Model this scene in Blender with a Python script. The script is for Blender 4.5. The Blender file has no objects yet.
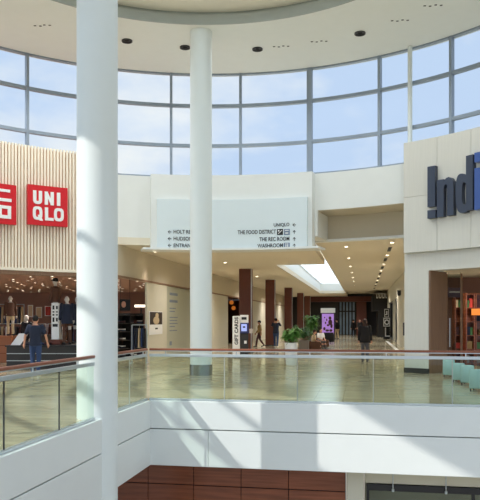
import bpy, math, random
from mathutils import Vector, Matrix
random.seed(7)
S = bpy.context.scene
COL = S.collection
PI = math.pi

# ------------------------------------------------------------------ camera frame
F = 680.0; HZ = 320.0; EYE = 1.69
TH = math.atan(122/680)
CT, ST = math.cos(TH), math.sin(TH)
RC = (-3.48, 13.6); RR = 10.4

def P(px, d, z=0.0):
    r = (px-240)/F*d
    return (r*CT - d*ST, r*ST + d*CT, z)
def floor_pt(px, py, z=0.0):
    d = F*(EYE-z)/(py-HZ); return P(px, d, z)
def zat(py, d): return EYE + (HZ-py)/F*d
def at_z(px, py, z):
    d = F*(z-EYE)/(HZ-py); return P(px, d, z)
def dirx(px):
    r = (px-240)/F; return (r*CT-ST, r*ST+CT)
def ring(px, r=RR):
    dx, dy = dirx(px)
    a = dx*dx+dy*dy; b = -2*(dx*RC[0]+dy*RC[1]); c = RC[0]**2+RC[1]**2-r*r
    d = (-b+math.sqrt(b*b-4*a*c))/(2*a)
    return math.atan2(dy*d-RC[1], dx*d-RC[0]), d
def rz(px, py, r): return zat(py, ring(px, r)[1])
def hitX(px, X):
    dx, dy = dirx(px); d = X/dx; return dy*d, d
def hitY(px, Y):
    dx, dy = dirx(px); d = Y/dy; return dx*d, d
def rp(r, phi, z): return (RC[0]+r*math.cos(phi), RC[1]+r*math.sin(phi), z)

# ------------------------------------------------------------------ materials
def lin(c):
    o = []
    for v in c:
        v /= 255.0
        o.append(v/12.92 if v <= .04045 else ((v+.055)/1.055)**2.4)
    return (*o, 1)
def mat(name, c, rough=.6, metal=0, var=.06, scale=3.0, stretch=None, bump=0, emit=None, es=1, spec=.5):
    m = bpy.data.materials.new(name); m.use_nodes = True
    nt = m.node_tree; b = nt.nodes['Principled BSDF']
    b.inputs['Roughness'].default_value = rough; b.inputs['Metallic'].default_value = metal
    b.inputs['Specular IOR Level'].default_value = spec
    tc = nt.nodes.new('ShaderNodeTexCoord'); mp = nt.nodes.new('ShaderNodeMapping')
    nt.links.new(tc.outputs['Object'], mp.inputs[0])
    if stretch: mp.inputs['Scale'].default_value = stretch
    n = nt.nodes.new('ShaderNodeTexNoise'); n.inputs['Scale'].default_value = scale; n.inputs['Detail'].default_value = 4
    nt.links.new(mp.outputs[0], n.inputs['Vector'])
    mx = nt.nodes.new('ShaderNodeMix'); mx.data_type = 'RGBA'
    l = lin(c)
    mx.inputs['A'].default_value = (*[v*(1-var) for v in l[:3]], 1)
    mx.inputs['B'].default_value = (*[min(1, v*(1+var)) for v in l[:3]], 1)
    nt.links.new(n.outputs['Fac'], mx.inputs['Factor'])
    nt.links.new(mx.outputs['Result'], b.inputs['Base Color'])
    if bump:
        bp = nt.nodes.new('ShaderNodeBump'); bp.inputs['Strength'].default_value = bump
        nt.links.new(n.outputs['Fac'], bp.inputs['Height']); nt.links.new(bp.outputs[0], b.inputs['Normal'])
    if emit:
        b.inputs['Emission Color'].default_value = lin(emit); b.inputs['Emission Strength'].default_value = es
    return m
def glass(name, tint, refl=.5, rough=0.0):
    m = bpy.data.materials.new(name); m.use_nodes = True
    nt = m.node_tree; nt.nodes.clear()
    o = nt.nodes.new('ShaderNodeOutputMaterial'); t = nt.nodes.new('ShaderNodeBsdfTransparent')
    g = nt.nodes.new('ShaderNodeBsdfGlossy'); g.inputs['Roughness'].default_value = rough
    fr = nt.nodes.new('ShaderNodeFresnel'); fr.inputs['IOR'].default_value = 1.45
    ml = nt.nodes.new('ShaderNodeMath'); ml.operation = 'MULTIPLY'; ml.inputs[1].default_value = refl
    mx = nt.nodes.new('ShaderNodeMixShader')
    t.inputs[0].default_value = lin(tint)
    ge = nt.nodes.new('ShaderNodeNewGeometry'); inv = nt.nodes.new('ShaderNodeMath'); inv.operation = 'SUBTRACT'; inv.inputs[0].default_value = 1
    m2 = nt.nodes.new('ShaderNodeMath'); m2.operation = 'MULTIPLY'
    nt.links.new(ge.outputs['Backfacing'], inv.inputs[1]); nt.links.new(inv.outputs[0], m2.inputs[1])
    nt.links.new(fr.outputs[0], ml.inputs[0]); nt.links.new(ml.outputs[0], m2.inputs[0]); nt.links.new(m2.outputs[0], mx.inputs[0])
    nt.links.new(t.outputs[0], mx.inputs[1]); nt.links.new(g.outputs[0], mx.inputs[2])
    nt.links.new(mx.outputs[0], o.inputs[0])
    return m
def tile_mat(name, c1, c2, mortar, w, h, rough):
    m = mat(name, c1, rough, var=0, spec=.6); nt = m.node_tree; b = nt.nodes['Principled BSDF']
    tc = nt.nodes.new('ShaderNodeTexCoord')
    br = nt.nodes.new('ShaderNodeTexBrick'); br.inputs['Scale'].default_value = 1
    br.inputs['Brick Width'].default_value = w; br.inputs['Row Height'].default_value = h
    br.inputs['Mortar Size'].default_value = .004; br.inputs['Color1'].default_value = lin(c1)
    br.inputs['Color2'].default_value = lin(c2); br.inputs['Mortar'].default_value = lin(mortar)
    nt.links.new(tc.outputs['Object'], br.inputs['Vector'])
    n = nt.nodes.new('ShaderNodeTexNoise'); n.inputs['Scale'].default_value = 2.5
    mp = nt.nodes.new('ShaderNodeMapping'); mp.inputs['Scale'].default_value = (.5, 3, 1)
    nt.links.new(tc.outputs['Object'], mp.inputs[0]); nt.links.new(mp.outputs[0], n.inputs['Vector'])
    mx = nt.nodes.new('ShaderNodeMix'); mx.data_type = 'RGBA'; mx.blend_type = 'MULTIPLY'; mx.inputs['Factor'].default_value = .35
    nt.links.new(br.outputs['Color'], mx.inputs['A']); nt.links.new(n.outputs['Fac'], mx.inputs['B'])
    nt.links.new(mx.outputs['Result'], b.inputs['Base Color'])
    mr = nt.nodes.new('ShaderNodeMapRange'); mr.inputs['To Min'].default_value = rough*.7; mr.inputs['To Max'].default_value = rough*1.5
    nt.links.new(n.outputs['Fac'], mr.inputs['Value']); nt.links.new(mr.outputs[0], b.inputs['Roughness'])
    return m

M = {}
M['white'] = mat('white_paint', (236, 238, 234), .5, var=.02)
M['column'] = mat('column_paint', (232, 238, 235), .42, var=.02)
M['ceil'] = mat('ceiling_paint', (240, 243, 238), .75, var=.02)
M['dome'] = mat('dome_paint', (253, 249, 236), .7, var=.02)
M['cove'] = mat('cove_grey', (168, 174, 168), .6)
M['ceil_warm'] = mat('ceiling_cream', (232, 222, 200), .7, var=.02)
M['beige'] = mat('beige_plaster', (206, 196, 174), .7, var=.03)
M['pale'] = mat('pale_plaster', (214, 209, 190), .6, var=.03)
M['fascia'] = mat('slab_fascia', (232, 236, 233), .45, var=.02)
M['mull'] = mat('mullion_aluminium', (150, 162, 176), .45, .3)
M['alu'] = mat('brushed_aluminium', (200, 208, 212), .3, .7, scale=40, stretch=(1, 1, 12))
M['steel'] = mat('steel_base', (150, 152, 150), .22, .95, scale=60, stretch=(8, 8, .3), var=.15)
M['rail'] = mat('handrail_wood', (138, 78, 52), .35, var=.15, scale=6, stretch=(1, 1, 8))
M['wood'] = mat('dark_wood_veneer', (132, 74, 48), .22, var=.65, scale=2.5, stretch=(.35, .35, 6))
M['pillar'] = mat('pillar_wood', (104, 54, 40), .4, var=.2, scale=4, stretch=(10, 10, .7))
M['slat'] = mat('pale_timber', (250, 236, 216), .6, var=.1, scale=3, stretch=(6, 6, .5))
M['slatback'] = mat('timber_backing', (200, 162, 134), .7, var=.1)
M['red'] = mat('sign_red', (214, 20, 32), .4, var=.02)
M['signwhite'] = mat('sign_white', (248, 248, 246), .4, var=.01)
M['ink'] = mat('sign_black', (30, 32, 36), .5)
M['inkgrey'] = mat('sign_greyblue', (120, 136, 160), .5)
M['navy'] = mat('letter_navy', (58, 66, 84), .4, var=.05)
M['bluelit'] = mat('letter_blue', (62, 92, 160), .35)
M['stone'] = mat('stone_panel', (220, 217, 207), .5, var=.06, scale=5, stretch=(5, 5, .25))
M['woodgrey'] = mat('reveal_wood', (140, 108, 84), .5, var=.4, scale=4, stretch=(9, 9, .4))
M['dark'] = mat('dark_metal', (34, 34, 38), .4)
M['charcoal'] = mat('charcoal_panel', (48, 46, 46), .5)
M['black'] = mat('matte_black', (18, 18, 20), .6)
M['storewarm'] = mat('store_plaster', (150, 112, 98), .8, var=.05)
M['storeceil'] = mat('store_ceiling', (176, 136, 118), .8, var=.05)
M['timber'] = mat('warm_timber', (170, 104, 62), .45, var=.2, scale=4, stretch=(.6, 8, 8))
M['plat'] = mat('red_brown_board', (112, 58, 44), .4, var=.15)
M['lamp'] = mat('lamp_glow', (255, 244, 225), .5, emit=(255, 240, 215), es=8)
M['lampcool'] = mat('lamp_glow_soft', (255, 250, 240), .5, emit=(255, 240, 215), es=1.6)
M['screenp'] = mat('screen_purple', (150, 110, 190), .3, emit=(168, 128, 200), es=.5, var=.4, scale=3)
M['screenb'] = mat('screen_blue', (150, 160, 220), .3, emit=(150, 165, 225), es=.7)
M['orange'] = mat('lit_orange', (220, 130, 56), .4, emit=(235, 130, 45), es=.35)
M['teal'] = mat('teal_fabric', (166, 198, 194), .6, var=.06)
M['potw'] = mat('pot_white', (240, 240, 238), .35, var=.02)
M['potg'] = mat('pot_grey', (120, 112, 106), .6)
M['soil'] = mat('soil', (60, 44, 34), .9, var=.3, scale=20)
M['leaf'] = mat('leaf_green', (92, 140, 62), .45, var=.35, scale=5)
M['leafd'] = mat('leaf_dark', (66, 112, 62), .45, var=.35, scale=5)
M['stem'] = mat('stem_brown', (96, 80, 52), .8)
M['skin'] = mat('skin', (204, 150, 122), .5)
M['skind'] = mat('skin_tan', (176, 122, 96), .5)
M['hair'] = mat('hair_dark', (20, 16, 15), .8, var=.3, scale=30)
M['hairb'] = mat('hair_brown', (50, 28, 24), .7, var=.3, scale=30)
M['tnavy'] = mat('cloth_navy', (30, 38, 58), .85)
M['tblack'] = mat('cloth_black', (26, 25, 28), .85)
M['jeans'] = mat('denim', (46, 66, 104), .85, var=.15, scale=20)
M['tgrey'] = mat('cloth_grey', (88, 86, 90), .85)
M['ttan'] = mat('cloth_tan', (150, 122, 82), .85, var=.4, scale=9)
M['tbrown'] = mat('cloth_brown', (92, 62, 48), .85)
M['tcream'] = mat('cloth_cream', (206, 184, 148), .85)
M['twhite'] = mat('cloth_white', (230, 230, 232), .85)
M['tmaroon'] = mat('cloth_maroon', (74, 44, 48), .85)
M['shoew'] = mat('shoe_white', (225, 225, 225), .5)
M['manq'] = mat('mannequin_grey', (206, 198, 190), .4)
M['poster_red'] = mat('poster_red', (196, 60, 48), .5, var=.3, scale=4)
M['poster_cream'] = mat('poster_cream', (226, 200, 160), .5, var=.25, scale=4)
M['poster_dark'] = mat('poster_dark', (60, 46, 40), .5, var=.6, scale=5)
M['banner'] = mat('banner_purple', (104, 84, 100), .6, var=.2)
M['etch'] = mat('etched_panel', (186, 188, 168), .35, var=.04)
M['endglass'] = mat('shopfront_pane', (120, 142, 160), .15, var=.6, scale=1.2)
M['guard'] = glass('guard_glass', (241, 249, 244), .9)
M['pane'] = glass('window_glass', (250, 252, 253), .35)
M['shopglass'] = glass('shop_glass', (226, 230, 228), .6)
def frosted(name):
    m = bpy.data.materials.new(name); m.use_nodes = True; nt = m.node_tree; nt.nodes.clear()
    o = nt.nodes.new('ShaderNodeOutputMaterial'); t = nt.nodes.new('ShaderNodeBsdfTranslucent'); d = nt.nodes.new('ShaderNodeBsdfTransparent')
    n = nt.nodes.new('ShaderNodeTexNoise'); n.inputs['Scale'].default_value = .5
    r = nt.nodes.new('ShaderNodeMapRange'); r.inputs['To Min'].default_value = .15; r.inputs['To Max'].default_value = .3
    mx = nt.nodes.new('ShaderNodeMixShader'); t.inputs[0].default_value = (.97, 1, 1, 1); d.inputs[0].default_value = (.95, 1, 1, 1)
    nt.links.new(n.outputs['Fac'], r.inputs['Value']); nt.links.new(r.outputs[0], mx.inputs[0])
    nt.links.new(t.outputs[0], mx.inputs[1]); nt.links.new(d.outputs[0], mx.inputs[2]); nt.links.new(mx.outputs[0], o.inputs[0]); return m
M['frost'] = frosted('frosted_skylight')
M['floor'] = tile_mat('floor_tile', (218, 205, 174), (203, 189, 158), (140, 130, 108), 1.2, .3, .14)
M['lowfloor'] = tile_mat('lower_floor_tile', (200, 190, 170), (190, 180, 158), (140, 130, 110), .6, .6, .2)

# ------------------------------------------------------------------ mesh builder
XF = {}
class MB:
    def __init__(s): s.v = []; s.f = []; s.mi = []
    def add(s, vs, fs, mi=0):
        o = len(s.v); s.v += [tuple(v) for v in vs]
        s.f += [tuple(i+o for i in f) for f in fs]; s.mi += [mi]*len(fs); return s
    def hexa(s, a, b, mi=0):      # two 4-loops, bottom & top
        return s.add(list(a)+list(b), [(3,2,1,0),(4,5,6,7),(0,1,5,4),(1,2,6,5),(2,3,7,6),(3,0,4,7)], mi)
    def box(s, c, d, rot=0, mi=0, bev=0):
        x, y, z = d[0]/2, d[1]/2, d[2]/2
        cr, sr = math.cos(rot), math.sin(rot)
        def T(p): return (c[0]+p[0]*cr-p[1]*sr, c[1]+p[0]*sr+p[1]*cr, c[2]+p[2])
        if bev <= 0:
            return s.hexa([T(p) for p in ((-x,-y,-z),(x,-y,-z),(x,y,-z),(-x,y,-z))], [T(p) for p in ((-x,-y,z),(x,-y,z),(x,y,z),(-x,y,z))], mi)
        b = min(bev, x*.9, y*.9, z*.9)
        pts = lambda X, Y, Z: [(-X+b,-Y,Z),(X-b,-Y,Z),(X,-Y+b,Z),(X,Y-b,Z),(X-b,Y,Z),(-X+b,Y,Z),(-X,Y-b,Z),(-X,-Y+b,Z)]
        rings = [pts(x-b*.6, y-b*.6, -z), pts(x, y, -z+b), pts(x, y, z-b), pts(x-b*.6, y-b*.6, z)]
        return s.loft_rings([[T(p) for p in r] for r in rings], mi)
    def bx(s, x0, x1, y0, y1, z0, z1, mi=0):
        return s.box(((x0+x1)/2, (y0+y1)/2, (z0+z1)/2), (x1-x0, y1-y0, z1-z0), 0, mi)
    def loft_rings(s, rings, mi=0, cap=True):
        n = len(rings[0]); vs = [p for r in rings for p in r]; fs = []
        for k in range(len(rings)-1):
            for i in range(n):
                j = (i+1) % n
                fs.append((k*n+i, k*n+j, (k+1)*n+j, (k+1)*n+i))
        if cap:
            fs.append(tuple(range(n-1, -1, -1))); fs.append(tuple(range((len(rings)-1)*n, len(rings)*n)))
        return s.add(vs, fs, mi)
    def lathe(s, c, prof, n=32, mi=0, cap=True):
        return s.loft_rings([[(c[0]+r*math.cos(2*PI*i/n), c[1]+r*math.sin(2*PI*i/n), c[2]+z) for i in range(n)] for r, z in prof], mi, cap)
    def cyl(s, c, r, h, n=24, mi=0): return s.lathe(c, [(r, 0), (r, h)], n, mi)
    def arc(s, r0, r1, z0, z1, p0, p1, n=24, mi=0, z0b=None, z1b=None):
        z0b = z0 if z0b is None else z0b; z1b = z1 if z1b is None else z1b
        rings = []
        for k in range(n+1):
            p = p0+(p1-p0)*k/n
            rings.append([rp(r0, p, z0), rp(r1, p, z0b), rp(r1, p, z1b), rp(r0, p, z1)])
        return s.loft_rings(rings, mi)
    def tube(s, pts, rad, n=10, mi=0, flat=1.0):
        pts = [Vector(p) for p in pts]; rad = rad if isinstance(rad, (list, tuple)) else [rad]*len(pts)
        rings = []
        for k, p in enumerate(pts):
            t = (pts[min(k+1, len(pts)-1)]-pts[max(k-1, 0)]).normalized()
            u = t.cross(Vector((0, 0, 1)))
            if u.length < 1e-3: u = Vector((1, 0, 0))
            u.normalize(); w = u.cross(t)
            rings.append([tuple(p+u*rad[k]*math.cos(2*PI*i/n)+w*rad[k]*flat*math.sin(2*PI*i/n)) for i in range(n)])
        return s.loft_rings(rings, mi)
    def limb(s, pts, rad, n=12, mi=0):   # rounded-end tapered chain
        pts = [Vector(p) for p in pts]; out = []; ro = []
        t0 = (pts[0]-pts[1]).normalized(); t1 = (pts[-1]-pts[-2]).normalized()
        for a, b in ((.97, .25), (.75, .66), (.4, .92)): out.append(pts[0]+t0*rad[0]*a); ro.append(rad[0]*b)
        for p, r in zip(pts, rad): out.append(p); ro.append(r)
        for a, b in ((.4, .92), (.75, .66), (.97, .25)): out.append(pts[-1]+t1*rad[-1]*a); ro.append(rad[-1]*b)
        return s.tube(out, ro, n, mi)
    def ell(s, c, r, nu=16, nv=10, mi=0):
        rings = []
        for k in range(1, nv):
            a = -PI/2+PI*k/nv
            rings.append([(c[0]+r[0]*math.cos(a)*math.cos(2*PI*i/nu), c[1]+r[1]*math.cos(a)*math.sin(2*PI*i/nu), c[2]+r[2]*math.sin(a)) for i in range(nu)])
        return s.loft_rings(rings, mi)
    def cprism(s, poly, ra, rb, mi=0):   # convex (phi,z) polygon given thickness between radii
        n = len(poly)
        return s.loft_rings([[rp(ra, p, z) for p, z in poly], [rp(rb, p, z) for p, z in poly]], mi)
    def build(s, name, m, parent=None, smooth=False, local=False, auto=None):
        me = bpy.data.meshes.new(name)
        vs = s.v
        loc = (0, 0, 0)
        if parent is not None:
            if not local:
                (lx, ly, lz), a = XF[parent.name]; c, q = math.cos(-a), math.sin(-a)
                vs = [((x-lx)*c-(y-ly)*q, (x-lx)*q+(y-ly)*c, z-lz) for x, y, z in vs]
        elif not local:
            xs = [v[0] for v in vs]; ys = [v[1] for v in vs]; zs = [v[2] for v in vs]
            loc = ((min(xs)+max(xs))/2, (min(ys)+max(ys))/2, min(zs))
            vs = [(x-loc[0], y-loc[1], z-loc[2]) for x, y, z in vs]
        me.from_pydata(vs, [], s.f)
        ms = m if isinstance(m, (list, tuple)) else [m]
        for mm in ms: me.materials.append(mm)
        me.polygons.foreach_set('material_index', s.mi)
        import bmesh
        bm = bmesh.new(); bm.from_mesh(me); bmesh.ops.recalc_face_normals(bm, faces=bm.faces[:]); bm.to_mesh(me); bm.free()
        if smooth:
            me.polygons.foreach_set('use_smooth', [True]*len(me.polygons))
            try: me.set_sharp_from_angle(angle=math.radians(40 if smooth is True else smooth))
            except Exception: pass
        me.update()
        o = bpy.data.objects.new(name, me); COL.objects.link(o)
        if parent is not None:
            o.parent = parent; XF[o.name] = XF[parent.name]
        else:
            o.location = loc; XF[o.name] = (loc, 0)
        return o

def tag(o, label=None, cat=None, group=None, kind=None):
    if label: o['label'] = label
    if cat: o['category'] = cat
    if group: o['group'] = group
    if kind: o['kind'] = kind
    return o
def thing(name, label, cat, loc, rot=0, group=None):
    o = bpy.data.objects.new(name, None); COL.objects.link(o)
    o.location = loc; o.rotation_euler = (0, 0, rot); o.empty_display_size = .2
    XF[o.name] = (tuple(loc), rot)
    return tag(o, label, cat, group)
def struct(name, mb, m, smooth=False):
    o = mb.build(name, m, None, smooth); o['kind'] = 'structure'; return o
def sroot(name, loc, rot=0):
    o = thing(name, None, None, loc, rot); o['kind'] = 'structure'; return o
def dup(root, loc, rot=None, label=None, scale=None):
    def cp(o, par):
        c = o.copy(); COL.objects.link(c)
        if par is not None: c.parent = par
        for ch in o.children: cp(ch, c)
        return c
    r = cp(root, None); r.location = loc
    if rot is not None: r.rotation_euler = (0, 0, rot)
    if scale: r.scale = (scale,)*3
    if label: r['label'] = label
    XF[r.name] = (tuple(loc), r.rotation_euler.z)
    return r

def text_geo(t, bold=0.0, spacing=1.0):
    cu = bpy.data.curves.new('tmp', 'FONT'); cu.body = t; cu.size = 1; cu.offset = bold; cu.resolution_u = 3
    cu.space_character = spacing
    ob = bpy.data.objects.new('tmp', cu); COL.objects.link(ob)
    dg = bpy.context.evaluated_depsgraph_get(); dg.update()
    me = bpy.data.meshes.new_from_object(ob.evaluated_get(dg))
    vs = [tuple(v.co) for v in me.vertices]; fs = [tuple(p.vertices) for p in me.polygons]
    bpy.data.objects.remove(ob); bpy.data.curves.remove(cu); bpy.data.meshes.remove(me)
    x0 = min(v[0] for v in vs); x1 = max(v[0] for v in vs)
    y0 = min(v[1] for v in vs); y1 = max(v[1] for v in vs)
    return [((v[0]-x0)/(x1-x0), (v[1]-y0)/(y1-y0)) for v in vs], fs
def sheet(mb, vs2, fs, fn_front, fn_back, mi=0):
    n = len(vs2); a = [fn_front(*v) for v in vs2]; b = [fn_back(*v) for v in vs2]
    fr = list(fs); bk = [tuple(i+n for i in reversed(f)) for f in fs]
    cnt = {}
    for f in fs:
        for i in range(len(f)):
            e = (f[i], f[(i+1) % len(f)]); cnt[e] = 1
    side = [(e[0], e[1], e[1]+n, e[0]+n) for e in cnt if (e[1], e[0]) not in cnt]
    return mb.add(a+b, fr+bk+side, mi)
def ring_text(mb, t, px0, px1, py0, py1, r, th=.012, bold=.01):
    vs, fs = text_geo(t, bold)
    pa, d = ring(px0, r); pb, _ = ring(px1, r)
    pm, dm = ring((px0+px1)/2, r); zb, zt = zat(py1, dm), zat(py0, dm)
    f = lambda rr: (lambda u, v: rp(rr, pa+(pb-pa)*u, zb+(zt-zb)*v))
    return sheet(mb, vs, fs, f(r-th), f(r))
def flat_text(mb, t, o, right, up, w, h, nrm, th=.006, bold=.01):
    vs, fs = text_geo(t, bold); o = Vector(o); right = Vector(right); up = Vector(up); nrm = Vector(nrm)
    f = lambda k: (lambda u, v: tuple(o+right*(u*w)+up*(v*h)+nrm*k))
    return sheet(mb, vs, fs, f(th), f(0))

# ================================================================== SETTING
YG, XL = 13.65, -4.40
XR = 9.0
# floors -------------------------------------------------------------
b = MB()
b.bx(-28, XL, -3, YG, -.3, 0); b.bx(-28, 14, YG, 95, -.3, 0); b.bx(XL, 14, -3, .8, -.3, 0); b.bx(XR, 14, .8, YG, -.3, 0)
struct('floor', b, M['floor'])
b = MB(); b.bx(-14, 14, -3, 26, -5.5, -5.2); struct('floor', b, M['lowfloor'])
# slab edge fascia --------------------------------------------------
def fascia(name, along, segs):
    b = MB()
    for a0, a1, z0, z1 in segs:
        g = .004
        if along == 'y': b.box((XL+.03, (a0+a1)/2, (z0+z1)/2), (.10, a1-a0-2*g, z1-z0-2*g), 0, 0, .006)
        else: b.box(((a0+a1)/2, YG-.03, (z0+z1)/2), (a1-a0-2*g, .10, z1-z0-2*g), 0, 0, .006)
    return struct(name, b, M['fascia'])
fascia('trim_1', 'y', [(.8, 10.9, -.555, .02), (.8, 10.9, -1.32, -.57), (11.5, YG-.03, -.555, .02), (11.5, YG-.03, -1.32, -.57)])
xj = hitY(209, YG)[0]
fascia('trim_2', 'x', [(XL+.03, XR, -.555, .02), (XL+.03, xj, -1.32, -.57), (xj, XR, -1.32, -.57)])
b = MB(); b.bx(XL-.05, XL-.03, .8, YG, -1.31, -.02); b.bx(XL, XR, YG+.03, YG+.05, -1.31, -.02); struct('trim_3', b, M['cove'])
# lower level --------------------------------------------------------
b = MB(); b.bx(-14, XL-.02, -3, YG, -1.34, -1.30); b.bx(-14, 14, YG+.02, 26, -1.34, -1.30); struct('ceiling', b, M['ceil'])
YW = 14.25
xs = [hitY(p, YW)[0] for p in (102, 148, 193.5, 241, 288.5, 345.5)]
x_end = xs[-1]
b = MB()
for k in range(-3, len(xs)-1):
    x0 = xs[k] if k >= 0 else xs[0]+k*1.0; x1 = xs[k+1] if k+1 >= 0 and k >= 0 else xs[0]+(k+1)*1.0
    for z0, z1 in ((-1.345-.52, -1.345), (-2.4, -1.345-.53), (-3.3, -2.41), (-4.2, -3.31), (-5.19, -4.21)):
        b.box(((x0+x1)/2, YW+.03, (z0+z1)/2), (x1-x0-.012, .06, z1-z0-.008), 0, 0, .005)
b.bx(xs[0]-3, x_end, YW+.05, YW+.12, -5.19, -1.345, 1)
struct('wall_lower', b, [M['wood'], M['black']])
xc2 = hitY(364, YW)[0]
b = MB(); b.box(((x_end+xc2)/2+.01, YW+.1, -3.27), (xc2-x_end-.03, .35, 3.84), 0, 0, .02)
tag(b.build('pier', M['pale']), 'olive beige square pier below the white slab edge beside the dark wood wall', 'pier')
b = MB(); b.bx(xc2+.02, XR, YW+.25, YW+.4, -1.72, -1.345); b.bx(xc2+.02, XR, YW+1.6, YW+1.7, -5.19, -1.75); struct('wall_lower', b, M['pale'])
r_ = thing('shopfront', 'dark framed glass shopfront on the lower level beneath the white slab edge', 'shopfront', (3.5, YW+.3, -5.2))
b = MB(); b.bx(xc2+.05, XR, YW+.22, YW+.36, -1.87, -1.74)
for x in (xc2+.08, xc2+2.2, xc2+4.3): b.bx(x-.03, x+.03, YW+.26, YW+.34, -5.19, -1.87)
b.build('frame', M['dark'], r_)
b = MB(); b.bx(xc2+.1, XR, YW+.29, YW+.30, -5.19, -1.88); b.build('pane', M['shopglass'], r_)
for p in (393, 446):
    x = hitY(p, YW+.15)[0]
    b = MB(); b.cyl((x, YW+.15, -1.80), .012, .46); b.lathe((x, YW+.15, -1.86), [(.03, 0), (.03, .05), (.012, .07)], 16)
    tag(b.build('hanging_rod', M['alu']), 'thin hanging metal rod in front of the lower shopfront, %s one' % ('left' if p < 400 else 'right'), 'rod', 'hanging rods over the lower shopfront')

# ring: drum ----------------------------------------------------------
fl, _ = ring(-150); fr_, _ = ring(620)
p118, p150, p315, p404 = ring(112)[0], ring(150)[0], ring(315)[0], ring(404)[0]
SILL, HEAD = 6.80, 10.54
b = MB(); b.arc(10.4, 10.7, 4.40, SILL, math.radians(262), math.radians(262), 1) if False else None
b.arc(10.402, 10.7, 4.42, SILL, p150-.03, math.radians(150), 40)
struct('wall_back', b, M['white'], True)
b = MB(); b.arc(10.402, 10.7, 5.52, SILL, math.radians(5), p315+.03, 40); struct('wall_back', b, M['white'], True)
b = MB(); b.arc(10.4, 10.7, 0.001, 3.5, math.radians(158), math.radians(258), 40); struct('wall_left', b, M['white'], True)  # unseen near-left wall, added to block the low sun
# bulkhead with directory sign
b = MB(); b.arc(10.0, 10.4, 4.2, SILL, p315, p150, 24); b.arc(10.4, 11.95, 4.61, 5.6, ring(317.5)[0], ring(300)[0], 3); struct('wall_bulkhead', b, M['white'], True)
b = MB(); b.arc(9.72, 10.6, 4.13, 4.2, ring(318.5, 9.72)[0], ring(143, 9.72)[0], 30); struct('trim_4', b, M['white'], True)

b = MB(); b.arc(10.402, 10.7, 4.5, SILL-.02, math.radians(262), math.radians(334), 40); struct('sky_blocker', b, M['white'], True)  # unseen wall band added to cut sky light from behind the camera
# windows: bays with real mullions round the drum ----------------------------------
mpx = [29, 172, 241, 309, 380, 451]
ph = [ring(p)[0] for p in mpx]
step = (ph[1]-ph[5])/4.0
base = ph[2]
NB = 26
T1, T2 = zat(105, ring(241)[1]), zat(145, ring(241)[1])
step = math.radians(13.62)
phis = [ph[3] + (k-5)*step for k in range(NB)]
for k in range(NB):
    pa, pb = phis[k], phis[(k+1) % NB] if k < NB-1 else phis[0]+2*PI
    mid = math.degrees((pa+pb)/2) % 360
    zs = SILL if not (150 < mid < 262) else 3.5  # unseen near-left bays reach lower to let sun onto the left floor
    root = sroot('window_%d' % (k+1), rp(10.5, (pa+pb)/2, zs), 0)
    f = MB(); w = .045/10.4
    thick = 2.0 if k == 5 else 1.0
    f.arc(10.42, 10.6, zs, HEAD, pa-w*thick, pa+w*thick, 1)
    b = MB()
    for z in (T1, T2)+((6.5, 5.0) if zs < 5 else ()): b.arc(10.44, 10.58, z-.055, z+.055, pa+w, pb-w, 6)  # extra transoms of those low bays are added for their shadow stripes
    b.arc(10.44, 10.58, zs, zs+.05, pa+w, pb-w, 6); b.arc(10.44, 10.58, HEAD-.05, HEAD, pa+w, pb-w, 6)
    f.build('mullion', M['mull'], root); b.build('transom', M['mull'], root)
    g = MB(); g.arc(10.505, 10.515, zs+.04, HEAD-.04, pa+w, pb-w, 6); g.build('pane', M['pane'], root, True)
# slim round column within the drum glazing
pc, dc = ring(410, 10.3); c = rp(10.3, pc, 0)
b = MB(); b.cyl((c[0], c[1], 7.3), .075, HEAD-7.32, 20)
tag(b.build('slim_post', M['column'], None, True), 'slim pale round post rising in front of the windows above the stone shopfront', 'post')

# ring ceiling and dome ------------------------------------------------------------
A0, A1 = math.radians(-25), math.radians(205)
b = MB(); b.arc(6.37, 6.40, HEAD, HEAD+.3, 0, 2*PI, 120); struct('trim_9', b, M['cove'], True)
b = MB(); b.arc(6.4, 10.75, HEAD, HEAD+.3, A0, A1, 96); b.arc(6.4, 8.8, HEAD, HEAD+.3, A1, A0+2*PI, 60)  # near half is unseen, its outer edge shaped for the sunlit patches
struct('ceiling', b, M['ceil'], True)
b = MB(); b.arc(6.55, 6.6, HEAD+.3, HEAD+.62, 0, 2*PI, 120); struct('trim_5', b, M['cove'], True)
b = MB()
rings = []
for r, z in ((6.6, 10.98), (5.4, 11.06), (5.3, 11.2), (4.9, 11.3), (4.9, 12.3)):
    rings.append([rp(r, 2*PI*i/96, z) for i in range(96)])
for r, z in ((5.1, 12.3), (5.1, 11.5), (5.5, 11.4), (6.6, 11.2)):
    rings.append([rp(r, 2*PI*i/96, z) for i in range(96)])
b.loft_rings(rings, 0, False)
n = 96; L = len(rings)-1
b.add(rings[L]+rings[0], [(i, (i+1) % n, n+(i+1) % n, n+i) for i in range(n)])
struct('ceiling', b, M['dome'], True)
root = sroot('window_31', rp(0, 0, 12.3))  # unseen frosted oculus, added to light the rotunda from above
b = MB(); b.arc(4.88, 5.12, 12.301, 12.42, 0, 2*PI, 64)
for k in range(6): b.box(rp(0, 0, 12.40), (9.76, .07, .1), PI*k/6)
b.build('frame', M['white'], root)
b = MB(); b.cyl(rp(0, 0, 12.46), 4.9, .012, 64); b.build('pane', M['frost'], root)
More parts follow.
